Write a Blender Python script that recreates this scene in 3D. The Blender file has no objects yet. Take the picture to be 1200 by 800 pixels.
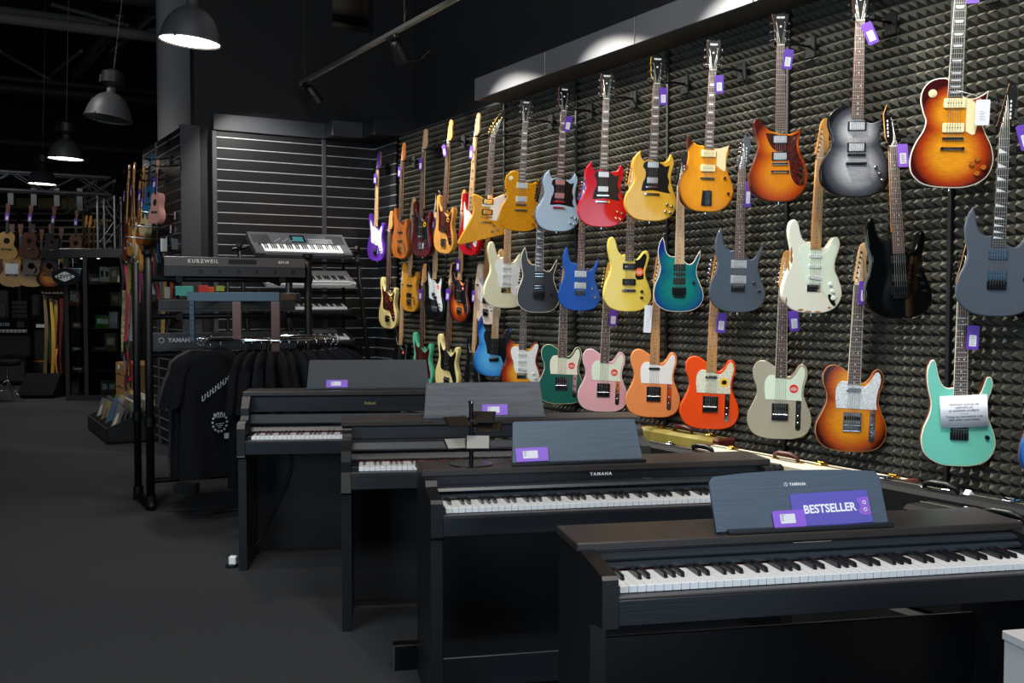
import bpy, math, random
from mathutils import Vector, Matrix
from mathutils.geometry import tessellate_polygon
random.seed(7)
COL = bpy.context.scene.collection
PI = math.pi
# ------------------------------------------------------------------ survey of the place
CAM_H = 1.44
FOC = 1207.0
PITCH = math.atan(47/1207)
A_WALL = math.radians(30.6)          # the guitar wall runs 30.6 degrees left of the view axis
G = Vector((-math.sin(A_WALL), math.cos(A_WALL), 0))   # along the guitar wall, away
N = Vector((math.cos(A_WALL), math.sin(A_WALL), 0))    # into the guitar wall
CORNER = Vector((-1.39, 10.5, 0))    # where the slat wall meets the guitar wall
def ray(px, py):
    return Vector(((px-600)/FOC, math.cos(PITCH)+(400-py)/FOC*math.sin(PITCH),
                   -math.sin(PITCH)+(400-py)/FOC*math.cos(PITCH)))
CAM = Vector((0, 0, CAM_H))
def at(px, py, Y):
    r = ray(px, py); return CAM + r*(Y/r.y)
def on_wall(px, py, D):
    r = ray(px, py); return CAM + r*(D/r.dot(N))
def on_floor(px, py, z=0.0):
    r = ray(px, py); return CAM + r*((z-CAM_H)/r.z)
def on_back(px, py, off=0.0):        # slat wall plane, off metres in front of it
    r = ray(px, py); d = (CORNER - G*off).dot(G); return CAM + r*(d/r.dot(G))
def W(tt, d, z=0.0):                 # guitar wall frame: tt towards the viewer, d distance into the wall
    return Vector((-G.x*tt + N.x*d, -G.y*tt + N.y*d, z))
ROT_WALL = math.radians(-59.4)       # local +Y into the guitar wall, local X towards the viewer
ROT_BACK = math.radians(30.6)        # local +Y into the slat wall, local X to the right
# ------------------------------------------------------------------ colours and materials
def lin(c):
    if isinstance(c, str):
        c = c.lstrip('#'); c = [int(c[i:i+2], 16)/255 for i in (0, 2, 4)]
    return tuple((x/12.92 if x <= .04045 else ((x+.055)/1.055)**2.4) for x in c) + (1.0,)
MATS = {}
def mat(name, color, rough=.5, metal=0.0, bump=0.0, bscale=(60, 60, 60), vary=0.0, coat=0.0, emit=None, estr=1.0,
        trans=0.0, spec=.5, detail=3.0, col2=None, ior=1.45):
    if name in MATS: return MATS[name]
    m = bpy.data.materials.new(name); m.use_nodes = True
    nt = m.node_tree; b = nt.nodes['Principled BSDF']; c = lin(color)
    b.inputs['Base Color'].default_value = c
    b.inputs['Roughness'].default_value = rough
    b.inputs['Metallic'].default_value = metal
    b.inputs['Specular IOR Level'].default_value = spec
    b.inputs['Coat Weight'].default_value = coat
    b.inputs['Coat Roughness'].default_value = .06
    b.inputs['Transmission Weight'].default_value = trans
    b.inputs['IOR'].default_value = ior
    if emit is not None:
        b.inputs['Emission Color'].default_value = lin(emit); b.inputs['Emission Strength'].default_value = estr
    if bump or vary or col2:
        tc = nt.nodes.new('ShaderNodeTexCoord'); mp = nt.nodes.new('ShaderNodeMapping')
        mp.inputs['Scale'].default_value = bscale
        nz = nt.nodes.new('ShaderNodeTexNoise'); nz.inputs['Scale'].default_value = 1.0; nz.inputs['Detail'].default_value = detail
        nt.links.new(tc.outputs['Object'], mp.inputs['Vector']); nt.links.new(mp.outputs['Vector'], nz.inputs['Vector'])
        if bump:
            bp = nt.nodes.new('ShaderNodeBump'); bp.inputs['Strength'].default_value = bump; bp.inputs['Distance'].default_value = .002
            nt.links.new(nz.outputs['Fac'], bp.inputs['Height']); nt.links.new(bp.outputs['Normal'], b.inputs['Normal'])
        if vary or col2:
            mx = nt.nodes.new('ShaderNodeMix'); mx.data_type = 'RGBA'
            rp = nt.nodes.new('ShaderNodeMapRange'); rp.inputs['From Min'].default_value = .35; rp.inputs['From Max'].default_value = .65
            nt.links.new(nz.outputs['Fac'], rp.inputs['Value']); nt.links.new(rp.outputs['Result'], mx.inputs['Factor'])
            c2 = lin(col2) if col2 else tuple(x*(1-vary) for x in c[:3]) + (1,)
            mx.inputs['A'].default_value = c; mx.inputs['B'].default_value = c2
            nt.links.new(mx.outputs['Result'], b.inputs['Base Color'])
    MATS[name] = m; return m
def burst(name, cen, mid, edge, rough=.18, r0=.45, r1=.8, r2=1.0, up=True, grain=.25):
    """finish that is lighter in the middle of the body and darker at its rim"""
    if name in MATS: return MATS[name]
    m = bpy.data.materials.new(name); m.use_nodes = True
    nt = m.node_tree; b = nt.nodes['Principled BSDF']; L = nt.links.new
    tc = nt.nodes.new('ShaderNodeTexCoord')
    def dist(cz, ax, az):
        mp = nt.nodes.new('ShaderNodeMapping'); mp.vector_type = 'POINT'
        mp.inputs['Scale'].default_value = (1/ax, 0, 1/az); mp.inputs['Location'].default_value = (0, 0, -cz/az)
        L(tc.outputs['Object'], mp.inputs['Vector'])
        ln = nt.nodes.new('ShaderNodeVectorMath'); ln.operation = 'LENGTH'; L(mp.outputs['Vector'], ln.inputs[0]); return ln.outputs['Value']
    d = dist(.145, .165, .165)
    if up:
        mn = nt.nodes.new('ShaderNodeMath'); mn.operation = 'SMOOTH_MIN'; mn.inputs[2].default_value = .15
        L(d, mn.inputs[0]); L(dist(.31, .135, .13), mn.inputs[1]); d = mn.outputs['Value']
    nz = nt.nodes.new('ShaderNodeTexNoise'); nz.inputs['Scale'].default_value = 1; nz.inputs['Detail'].default_value = 4
    mp = nt.nodes.new('ShaderNodeMapping'); mp.inputs['Scale'].default_value = (25, 25, 190) if grain > .3 else (160, 160, 12)
    L(tc.outputs['Object'], mp.inputs['Vector']); L(mp.outputs['Vector'], nz.inputs['Vector'])
    cr = nt.nodes.new('ShaderNodeValToRGB'); e = cr.color_ramp.elements
    e[0].position = r0*.8; e[0].color = lin(cen); e[1].position = min(1, r2); e[1].color = lin(edge)
    k = cr.color_ramp.elements.new(r1*.92); k.color = lin(mid)
    L(d, cr.inputs['Fac'])
    mx = nt.nodes.new('ShaderNodeMix'); mx.data_type = 'RGBA'; mx.blend_type = 'MULTIPLY'; mx.inputs['Factor'].default_value = grain
    L(cr.outputs['Color'], mx.inputs['A']); L(nz.outputs['Color'], mx.inputs['B'])
    gr = nt.nodes.new('ShaderNodeMapRange'); gr.inputs['From Min'].default_value = .35; gr.inputs['From Max'].default_value = .65
    gr.inputs['To Min'].default_value = .55; gr.inputs['To Max'].default_value = 1.15
    L(nz.outputs['Fac'], gr.inputs['Value']); L(gr.outputs['Result'], mx.inputs['B'])
    L(mx.outputs['Result'], b.inputs['Base Color'])
    b.inputs['Roughness'].default_value = rough; b.inputs['Coat Weight'].default_value = .12; b.inputs['Coat Roughness'].default_value = .05; b.inputs['Specular IOR Level'].default_value = .35
    MATS[name] = m; return m
# ------------------------------------------------------------------ mesh collector
class MB:
    def __init__(s): s.v = []; s.f = []; s.m = []; s.s = []
    def add(s, vs, fs, mi=0, smooth=False, M=None):
        o = len(s.v)
        s.v += [tuple(M @ Vector(v)) if M is not None else tuple(v) for v in vs]
        for f in fs: s.f.append(tuple(i+o for i in f)); s.m.append(mi); s.s.append(smooth)
        return s
    def box(s, x0, x1, y0, y1, z0, z1, mi=0, b=0.0, M=None):
        if b <= 0:
            vs = [(x, y, z) for z in (z0, z1) for y in (y0, y1) for x in (x0, x1)]
            return s.add(vs, [(0, 2, 3, 1), (4, 5, 7, 6), (0, 1, 5, 4), (2, 6, 7, 3), (0, 4, 6, 2), (1, 3, 7, 5)], mi, False, M)
        b = min(b, (x1-x0)*.45, (y1-y0)*.45, (z1-z0)*.45)
        vs = []; idx = {}
        for sx in (0, 1):
            for sy in (0, 1):
                for sz in (0, 1):
                    X = (x0, x1)[sx]; Y = (y0, y1)[sy]; Z = (z0, z1)[sz]
                    dx = (b, -b)[sx]; dy = (b, -b)[sy]; dz = (b, -b)[sz]
                    for k, p in enumerate(((X, Y+dy, Z+dz), (X+dx, Y, Z+dz), (X+dx, Y+dy, Z))):
                        idx[(sx, sy, sz, k)] = len(vs); vs.append(p)
        q = lambda *a: idx[a]
        fs = []
        for s_ in (0, 1):
            f = [q(s_, 0, 0, 0), q(s_, 1, 0, 0), q(s_, 1, 1, 0), q(s_, 0, 1, 0)]; fs.append(f if s_ else f[::-1])
            f = [q(0, s_, 0, 1), q(1, s_, 0, 1), q(1, s_, 1, 1), q(0, s_, 1, 1)]; fs.append(f[::-1] if s_ else f)
            f = [q(0, 0, s_, 2), q(1, 0, s_, 2), q(1, 1, s_, 2), q(0, 1, s_, 2)]; fs.append(f if s_ else f[::-1])
        for a in (0, 1):
            for c in (0, 1):
                fs.append([q(0, a, c, 1), q(0, a, c, 2), q(1, a, c, 2), q(1, a, c, 1)])
                fs.append([q(a, 0, c, 0), q(a, 0, c, 2), q(a, 1, c, 2), q(a, 1, c, 0)])
                fs.append([q(a, c, 0, 0), q(a, c, 0, 1), q(a, c, 1, 1), q(a, c, 1, 0)])
        for a in (0, 1):
            for c in (0, 1):
                for d in (0, 1): fs.append([q(a, c, d, 0), q(a, c, d, 1), q(a, c, d, 2)])
        return s.add(vs, fs, mi, False, M)
    def cyl(s, p0, p1, r0, r1=None, n=12, mi=0, caps=True, smooth=True, M=None):
        p0 = Vector(p0); p1 = Vector(p1); r1 = r0 if r1 is None else r1
        d = (p1-p0).normalized(); a = d.orthogonal().normalized(); b = d.cross(a)
        vs = [p+(a*math.cos(2*PI*i/n)+b*math.sin(2*PI*i/n))*r for p, r in ((p0, r0), (p1, r1)) for i in range(n)]
        s.add(vs, [(i, (i+1) % n, n+(i+1) % n, n+i) for i in range(n)], mi, smooth, M)
        if caps: s.add(vs, [tuple(range(n))[::-1], tuple(range(n, 2*n))], mi, False, M)
        return s
    def tube(s, pts, r, n=8, mi=0, M=None, closed=False):
        pts = [Vector(p) for p in pts]; k = len(pts); vs = []; pa = None
        for i, p in enumerate(pts):
            if closed: d = (pts[(i+1) % k]-pts[i-1]).normalized()
            else: d = (pts[min(i+1, k-1)]-pts[max(i-1, 0)]).normalized()
            a = d.orthogonal().normalized() if pa is None else (pa - d*pa.dot(d)).normalized()
            pa = a; b = d.cross(a); rr = r[i] if isinstance(r, (list, tuple)) else r
            vs += [p+(a*math.cos(2*PI*j/n)+b*math.sin(2*PI*j/n))*rr for j in range(n)]
        fs = [(i*n+j, i*n+(j+1) % n, (i+1)*n+(j+1) % n, (i+1)*n+j) for i in range(k-1) for j in range(n)]
        if closed: fs += [((k-1)*n+j, (k-1)*n+(j+1) % n, (j+1) % n, j) for j in range(n)]
        else: fs += [tuple(range(n))[::-1], tuple(range((k-1)*n, k*n))]
        return s.add(vs, fs, mi, True, M)
    def lathe(s, prof, n=32, mi=0, M=None, smooth=True):      # profile of (radius, z)
        vs = [(r*math.cos(2*PI*i/n), r*math.sin(2*PI*i/n), z) for r, z in prof for i in range(n)]
        fs = [(k*n+i, k*n+(i+1) % n, (k+1)*n+(i+1) % n, (k+1)*n+i) for k in range(len(prof)-1) for i in range(n)]
        return s.add(vs, fs, mi, smooth, M)
    def plate(s, out, y0, y1, r=0.0, mi=0, side=None, M=None, segs=1):   # outline in XZ, thickness along Y, rounded rims
        side = mi if side is None else side
        out = ccw(out); n = len(out)
        rings = [(r, y0)] + ([(r*(1-math.sin(PI/2*k/(segs+1))), y0+r*(1-math.cos(PI/2*k/(segs+1)))) for k in range(1, segs+1)] if r else [])
        if r: rings += [(0, y0+r), (0, y1-r)] + [(r*(1-math.sin(PI/2*k/(segs+1))), y1-r*(1-math.cos(PI/2*k/(segs+1)))) for k in range(segs, 0, -1)] + [(r, y1)]
        else: rings = [(0, y0), (0, y1)]
        vs = []
        for d, y in rings: vs += [(x, y, z) for x, z in inset(out, d)]
        fs = [(k*n+i, k*n+(i+1) % n, (k+1)*n+(i+1) % n, (k+1)*n+i) for k in range(len(rings)-1) for i in range(n)]
        nf_ = n*(segs+1) if r else 0
        s.add(vs, fs[:nf_], mi, True, M); s.add(vs, fs[nf_:], side, bool(r), M)
        base = inset(out, rings[0][0]); tris = tessellate_polygon([[Vector((x, z, 0)) for x, z in base]])
        a = [(x, y0, z) for x, z in base]; b = [(x, y1, z) for x, z in inset(out, rings[-1][0])]
        s.add(a, [fix(t, base) for t in tris], mi, False, M)
        s.add(b, [fix(t, base)[::-1] for t in tris], side, False, M)
        return s
    def prism(s, poly, x0, x1, mi=0, M=None):                  # outline in YZ, extruded along X
        poly = list(poly); n = len(poly)
        ar = sum(poly[i][0]*poly[(i+1) % n][1]-poly[(i+1) % n][0]*poly[i][1] for i in range(n))
        if ar < 0: poly = poly[::-1]
        vs = [(x0, y, z) for y, z in poly] + [(x1, y, z) for y, z in poly]
        s.add(vs, [(i, n+i, n+(i+1) % n, (i+1) % n) for i in range(n)], mi, False, M)
        tris = tessellate_polygon([[Vector((y, z, 0)) for y, z in poly]])
        T = [fix(t, poly) for t in tris]
        s.add(vs[:n], [t[::-1] for t in T], mi, False, M); s.add(vs[n:], T, mi, False, M)
        return s
    def mesh(s, name, mats):
        me = bpy.data.meshes.new(name); me.from_pydata(s.v, [], s.f)
        for m in (mats if isinstance(mats, (list, tuple)) else [mats]): me.materials.append(m)
        me.polygons.foreach_set('material_index', s.m); me.polygons.foreach_set('use_smooth', s.s); me.update()
        return me
def fix(t, P):
    a, b, c = t
    ar = (P[b][0]-P[a][0])*(P[c][1]-P[a][1])-(P[c][0]-P[a][0])*(P[b][1]-P[a][1])
    return (a, b, c) if ar > 0 else (a, c, b)
def ccw(P):
    n = len(P); ar = sum(P[i][0]*P[(i+1) % n][1]-P[(i+1) % n][0]*P[i][1] for i in range(n))
    return list(P) if ar > 0 else list(P)[::-1]
def inset(P, d):
    if abs(d) < 1e-9: return list(P)
    n = len(P); o = []
    for i in range(n):
        a = Vector(P[i-1]); b = Vector(P[i]); c = Vector(P[(i+1) % n])
        e1 = (b-a); e2 = (c-b)
        if e1.length < 1e-9: e1 = e2
        if e2.length < 1e-9: e2 = e1
        n1 = Vector((-e1.y, e1.x)).normalized(); n2 = Vector((-e2.y, e2.x)).normalized()
        m = (n1+n2)
        if m.length < .3: m = n1
        m.normalize(); k = 1/max(.6, m.dot(n1)); q = b+m*d*k; o.append((q.x, q.y))
    return o
def spline(P, sub=5, k=.01, closed=True):
    """closed Catmull-Rom curve; a third entry 1 marks a sharp corner"""
    pts = [(p[0]*k, p[1]*k) for p in P]; cor = [len(p) > 2 for p in P]; n = len(P); out = []
    for i in range(n):
        p0, p1, p2, p3 = pts[i-1], pts[i], pts[(i+1) % n], pts[(i+2) % n]
        if cor[i]: p0 = p1
        if cor[(i+1) % n]: p3 = p2
        L = math.dist(p1, p2)
        sb = max(1, min(sub, int(L/.004)))
        if cor[i] and cor[(i+1) % n]: sb = 1
        # centripetal-like tangents
        def tan(a, b, c):
            d1 = math.dist(a, b) or 1e-9; d2 = math.dist(b, c) or 1e-9
            if math.dist(a, b) < 1e-8: return ((c[0]-b[0])*.6, (c[1]-b[1])*.6)
            if math.dist(b, c) < 1e-8: return ((b[0]-a[0])*.6, (b[1]-a[1])*.6)
            tx, ty = (c[0]-a[0])/(d1+d2), (c[1]-a[1])/(d1+d2); return (tx*L, ty*L)
        t1 = tan(p0, p1, p2); t2 = tan(p1, p2, p3)
        for j in range(sb):
            t = j/sb; h1 = 2*t**3-3*t*t+1; h2 = t**3-2*t*t+t; h3 = -2*t**3+3*t*t; h4 = t**3-t*t
            out.append((h1*p1[0]+h2*t1[0]+h3*p2[0]+h4*t2[0], h1*p1[1]+h2*t1[1]+h3*p2[1]+h4*t2[1]))
    return out
def rrect(x0, x1, z0, z1, r, n=4):
    P = []
    for cx, cz, a in ((x1-r, z1-r, 0), (x0+r, z1-r, 90), (x0+r, z0+r, 180), (x1-r, z0+r, 270)):
        P += [(cx+r*math.cos(math.radians(a+90*i/n)), cz+r*math.sin(math.radians(a+90*i/n))) for i in range(n+1)]
    return P
def disc(cx, cz, r, n=20): return [(cx+r*math.cos(2*PI*i/n), cz+r*math.sin(2*PI*i/n)) for i in range(n)]
# ------------------------------------------------------------------ objects
def obj(name, mb, mats, parent=None, loc=None, rotz=None, M=None):
    me = mb if isinstance(mb, bpy.types.Mesh) else mb.mesh(name, mats)
    o = bpy.data.objects.new(name, me); COL.objects.link(o)
    if parent is not None: o.parent = parent
    if M is not None: o.matrix_basis = M
    if loc is not None: o.location = loc
    if rotz is not None: o.rotation_euler = (0, 0, rotz)
    return o
def tag(o, label, cat, group=None, kind=None):
    o['label'] = label; o['category'] = cat
    if group: o['group'] = group
    if kind: o['kind'] = kind
    return o
def thing(name, label, cat, loc=(0, 0, 0), rotz=0, group=None, M=None):
    o = bpy.data.objects.new(name, None); COL.objects.link(o); o.empty_display_size = .1
    if M is not None: o.matrix_basis = M
    else: o.location = loc; o.rotation_euler = (0, 0, rotz)
    return tag(o, label, cat, group)
def struct(name, mb, mats, **k):
    o = obj(name, mb, mats, **k); o['kind'] = 'structure'; return o
def copy_tree(o, parent=None):
    c = o.copy(); COL.objects.link(c)
    if parent is not None: c.parent = parent
    for ch in list(o.children): copy_tree(ch, c)
    return c
def text(name, body, size, m, parent=None, M=None, ext=.0006, align='CENTER', space=1.0, bold=0.0, sx=1.0):
    cu = bpy.data.curves.new(name, 'FONT'); cu.body = body; cu.size = size; cu.extrude = ext
    cu.align_x = align; cu.align_y = 'CENTER'; cu.space_character = space; cu.offset = bold; cu.resolution_u = 3
    cu.materials.append(m)
    tmp = bpy.data.objects.new(name, cu); me = bpy.data.meshes.new_from_object(tmp); bpy.data.objects.remove(tmp)
    if not me.materials: me.materials.append(m)
    o = bpy.data.objects.new(name, me); COL.objects.link(o)
    if parent is not None: o.parent = parent
    R = Matrix.Rotation(PI/2, 4, 'X')
    o.matrix_basis = (M if M is not None else Matrix()) @ R @ Matrix.Diagonal((sx, 1, 1, 1))
    return o
def T(x, y, z): return Matrix.Translation((x, y, z))
def R(a, ax): return Matrix.Rotation(math.radians(a), 4, ax)
# ================================================================== guitars
OUT = dict(
 strat=[(0,0),(7,.6),(12.2,3.2),(15,8),(15,12.5),(13,18),(11,22.5),(11,27),(12.3,31.5),(13,35.5),(11.8,38.8),(9.3,38.6),(7.2,35.5),(5,33.2),(2.9,33.6),(-2.9,36.4),(-5,36.2),(-7,38),(-8.4,41.5),(-9.6,45.6),(-11.6,47.4),(-13.6,45.6),(-14.2,41),(-13,35),(-11.8,29.5),(-12.2,24.5),(-14.5,19),(-16,13),(-15.7,7.5),(-12.5,2.8),(-7,.5)],
 rg=[(0,0),(7,.6),(12,3),(14.8,8),(14.6,13),(12.2,19),(10.6,24),(11,29),(12.6,34),(12.8,38.5,1),(10.8,35),(8.6,31),(6.5,29.5),(4,30.3),(2.9,31.5),(-2.9,34.5),(-4.5,34.3),(-7,35.4),(-8.6,38.5),(-9.5,43),(-10.4,46.5,1),(-12.2,43.5),(-13.4,38),(-12.8,32),(-11.8,27),(-12.8,22),(-15,16.5),(-15.8,10.5),(-14,4.8),(-8,.8)],
 rg2=[(0,0),(7,.6),(12,3),(14.8,8),(14.8,13),(12.8,19),(11.2,24),(11.4,29),(12.8,33.5),(13.3,37),(12.4,39.4),(10.9,39.2),(9.8,36.2),(8.2,32),(5.6,29.8),(2.9,31.2),(-2.9,34.6),(-4.8,34.2),(-7.2,35.4),(-9.2,39.5),(-10.4,45),(-11.4,46.6),(-12.8,45.6),(-14,41),(-13.4,34),(-12,27.5),(-12.8,22),(-15,16.5),(-15.8,10.5),(-14,4.8),(-8,.8)],
 tele=[(0,0),(8,.5),(13.2,3),(15.5,8),(15.2,13),(13,18.5),(11.5,23),(11.8,27.5),(13,32),(12.8,36.2),(10.9,38.6),(8.9,38),(7,34.8),(4.8,32.4),(2.9,32.5),(-2.9,37),(-4.8,38.3),(-8.3,40),(-11.8,39.3),(-13.8,36),(-13.6,31.5),(-12,27),(-11.8,23),(-13.6,18),(-16,12.5),(-16,7.5),(-13,2.6),(-7,.4)],
 lp=[(0,0),(8,.8),(14,4.5),(16.3,10.5),(15.4,17),(12.6,23),(11,27.5),(11.3,32),(12.4,36),(13,40.3,1),(10.5,38.5),(7,37),(3.2,38.2),(-3,45.3),(-6,45.8),(-10,44.6),(-12.8,41),(-13.4,36.5),(-12.2,31.5),(-11,28),(-11.8,24),(-14.8,18.5),(-16.5,12),(-15.6,6),(-10.5,1.4)],
 sg=[(0,0),(8,.8),(13.5,4),(16.2,9.5),(15.9,14.5),(13.6,20),(12,25),(12.2,30),(13.4,35),(13,38.5),(11.2,41.3,1),(9.6,38),(7,36.3),(3,36.8),(-3,37.5),(-5,36.6),(-7,38.2),(-8.2,42.8,1),(-11.2,39),(-12.4,34),(-11.3,29),(-10.8,25),(-12.8,20.5),(-15.8,15.5),(-16.4,9.5),(-13.6,3.8),(-8,.7)],
 explorer=[(-21.5,0,1),(-20.3,-.6),(-2,5),(12,9.2),(16.5,11.3),(16,14),(12.5,23),(13.5,27),(24,43.5),(24.6,46),(22.5,47),(19,45.6),(3,37.4),(-3,37.4),(-8,39.6),(-11.5,40.2),(-12.6,38.6),(-11,30),(-12,22.5),(-21.8,1.2)],
 revstar=[(0,0),(8,.8),(13.6,4.5),(15.8,10.5),(14.6,17),(12,23),(10.8,28),(11.4,33),(13.2,40,1),(9,38),(5.5,37.2),(3,37.5),(-3,38.6),(-6,38.9),(-9.5,40.8),(-12.2,44.8,1),(-13.2,40),(-12,34),(-12.6,27),(-15.4,20),(-16.5,12),(-15,5.5),(-9,1)],
 guild=[(0,0),(7,.5),(11.5,4),(14.5,9),(15,15),(13.2,21),(10.8,27),(10.2,32),(11.8,39.6,1),(9,37.3),(5.5,36),(3,35.8),(-2.8,37),(-5.5,38),(-8.5,41),(-11,44.8,1),(-13.6,43),(-13.8,38),(-11.4,30),(-12,26),(-15,18),(-16.4,11),(-14.5,5),(-8,.8)],
 eclipse=[(0,0),(8,.8),(13.8,4.5),(15.8,10.5),(14.6,17),(11.8,23),(10.4,27.5),(10.8,32),(13.6,38.5,1),(10,36),(6.5,34.9),(3.2,36.4),(-3,42.3),(-6,43.2),(-10,42),(-12.8,39),(-13.4,35),(-12.2,30.5),(-11.2,27),(-12,23.4),(-14.9,18.5),(-16.5,12),(-15.4,6),(-10,1.4)],
 pbass=[(0,0),(8,.6),(13.2,4),(15.6,10),(15,16),(12.4,22),(11.4,27),(12.4,32),(13.4,37),(12.3,41),(9.8,41),(7.8,37),(5,34.5),(3,35),(-3,39),(-5.5,39.6),(-8,43),(-9.8,48),(-12,51),(-14.2,49.6),(-14.8,44),(-13,37),(-12,31),(-13.3,25),(-15.8,18),(-16.3,11),(-14,4.5),(-8,.8)],
 jbass=[(-2,0),(6,0.2),(12.2,2.4),(15.8,7.5),(15.6,13.5),(13,20),(11.6,26),(12.2,31),(13,36),(12,40),(9.6,40),(7.8,36.5),(5,34),(3,35),(-3,38.4),(-5.5,39),(-7.8,42.5),(-9.4,48),(-11.6,51.4),(-14,49.6),(-14.6,44),(-13.4,37),(-12.8,32),(-14,27),(-16.2,20),(-17,13),(-15.4,6.4),(-10.5,1.6)],
 acoustic=[(0,0),(9,.5),(15.5,3.5),(19.2,9),(19.5,15),(17,21),(13.6,26),(12.6,31),(13.8,37),(14,43),(11.5,48),(7,50.6),(3,51),(-3,51),(-7,50.6),(-11.5,48),(-14,43),(-13.8,37),(-12.6,31),(-13.6,26),(-17,21),(-19.5,15),(-19.2,9),(-15.5,3.5),(-9,.5)],
 cutaway=[(0,0),(9,.5),(15.5,3.5),(19.2,9),(19.5,15),(17,21),(13.6,26),(12.6,31),(13.4,36),(14.2,42.5),(12.5,44.5),(9,42),(5,41.5),(3.2,43),(-3,51),(-7,50.6),(-11.5,48),(-14,43),(-13.8,37),(-12.6,31),(-13.6,26),(-17,21),(-19.5,15),(-19.2,9),(-15.5,3.5),(-9,.5)],
)
HEAD = dict(
 fender=[(-2.1,0,1),(-2.6,1.8,1),(-1.9,6),(-1,11),(-.2,16),(1,18.8),(3.1,19.4),(5,17.6),(5,14.8),(4.2,12),(4.3,9),(4.8,6),(3.8,3.6),(2.3,2.2),(2.1,0,1)],
 telehead=[(-2.1,0,1),(-2.5,1.8,1),(-1.8,7),(-1,14),(0,17.8),(1.8,18.9),(3.5,17.6),(3.3,15),(2.8,12),(3,7),(3.6,4),(2.3,2),(2.1,0,1)],
 pointed=[(-2.1,0,1),(-3,2.2,1),(-1.2,9),(1,19.3,1),(2.4,17.6,1),(3.6,19,1),(4.3,13),(3.6,7.5),(3.4,4),(2.3,2),(2.1,0,1)],
 reverse=[(2.1,0,1),(3,2.2,1),(1.2,9),(-2,14,1),(-1.6,19.3,1),(-3.4,15,1),(-3.2,8),(-3,4),(-2.3,2),(-2.1,0,1)],
 gibson=[(-2.1,0,1),(-2.3,2),(-3.3,4.5),(-3.8,10),(-4.1,15),(-3,16.3),(-1.2,15.4),(0,16),(1.2,15.4),(3,16.3),(4.1,15),(3.8,10),(3.3,4.5),(2.3,2),(2.1,0,1)],
 wide=[(-2.1,0,1),(-2.3,2),(-3,4.5),(-3.4,10),(-4.6,16.6,1),(-2,16.4),(0,17),(2,16.4),(4.6,16.6,1),(3.4,10),(3,4.5),(2.3,2),(2.1,0,1)],
 banana=[(-2.1,0,1),(-2.8,2,1),(-.2,8),(3,14),(7,17.6),(9.4,18.2,1),(7.6,12.5),(4.4,6),(2.4,2.4),(2.1,0,1)],
 bass=[(-2.1,0,1),(-3,2,1),(-2.4,8),(-1.6,15),(-.4,20.5),(1.6,22.6),(4,21.6),(4.8,18.6),(4.2,15),(4.6,11),(5,7),(3.8,4),(2.3,2.4),(2.1,0,1)],
 slot=[(-2.5,0,1),(-3,2),(-3.4,6),(-3.6,12),(-3.5,17),(-1.5,18.4),(0,18),(1.5,18.4),(3.5,17),(3.6,12),(3.4,6),(3,2),(2.5,0,1)],
)
GUARD = dict(
 strat=[(-3.1,34.6,1),(-5.4,35),(-7.6,34),(-8.6,31),(-7.8,27),(-6.4,23),(-6,19),(-4.6,15.4),(-4.3,15.2,1),(4.3,15.2,1),(4.3,12),(7,9),(10.4,6.6),(13,8.4),(13.2,12.6),(11.6,17.8),(9.8,22.5),(9.8,27),(11,31.5),(11.6,35.6),(10.4,37.2),(8.8,36),(7.2,33.4),(5,31.2),(3.1,31.4,1)],
 tele=[(-3,32.6,1),(-5.6,32.6),(-7.6,30),(-8,26),(-7.4,20.2,1),(10.9,19.9,1),(10.4,23),(10.8,28),(11.9,32.6),(11.6,36),(10.3,37.3),(9,36),(7.2,32.9),(5,30.6),(3,30.8,1)],
 sg=[(-3,37,1),(-5.6,35.6),(-6.2,33,1),(-4.6,31),(-4.4,27),(-6,23),(-6.6,18.5,1),(-4.8,18.4),(0,19),(10,17.6),(11.8,17.4,1),(10.2,21),(10.8,24.6),(9.6,28),(10.6,34.6,1),(8,33.8),(6,35),(3,36.4,1)],
 lp=[(3.1,38,1),(7,36.6,1),(10.2,33,1),(8.6,22.5),(7.4,22,1),(4.8,23.6,1),(4.8,33,1),(3.1,34,1)],
 revstar=[(3,37,1),(6,37.2),(11.8,39,1),(10.4,34),(10.2,29),(10,24),(6.6,25.6),(4.8,27.6,1),(4.8,35,1)],
 guild=[(-7.8,36.4,1),(-4,36.2),(0,35.4),(5.5,35),(9.8,36.6,1),(8.6,31),(9.6,25),(12.6,19),(13.6,13.5),(11.6,8.4),(8.2,9.6),(5.8,14),(4.8,21),(2.8,26),(-2,27),(-5.2,30)],
 explorer=[(4.5,38,1),(19.6,45.4,1),(21.2,44.6,1),(10,26.6),(8.4,20.5,1),(1.8,21,1),(1.8,31,1),(-4.6,31.2,1),(-4.6,34.4,1),(4.5,35.4,1)],
 bassj=[(-3.2,37.6,1),(-6,37),(-8.4,40),(-10.4,44),(-10.6,38),(-9,30),(-9,24),(-8.4,20,1),(-4,18.6),(3,18.4),(5.6,15),(9,9),(12,8.4),(13,12),(11.2,19),(9.6,26),(10.6,32),(11,36),(9.8,38),(8,35),(5,32.6),(3.2,33,1)],
 wavy=[(-3.2,36,1),(-8,35),(-8.4,30),(-6.4,24),(-5.6,18,1),(5,16,1),(8,10),(12.4,9.6),(12.2,15),(9.8,21),(9.6,28),(10.6,33),(8,32),(5,30.4),(3.1,31,1)],
 acoustic=[(4.6,36,1),(8,33),(9.4,27),(7.4,22.4),(3,22.6),(5.2,26),(6,30),(4.6,33.4)],
 jr=[(3.4,33,1),(6,33.4),(9.4,37.2),(11,36),(10.4,31),(9.2,27),(9.6,22.6),(9.4,21,1),(5.4,20.6),(3.9,22.6,1),(4.4,27.6,1)],
)
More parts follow.
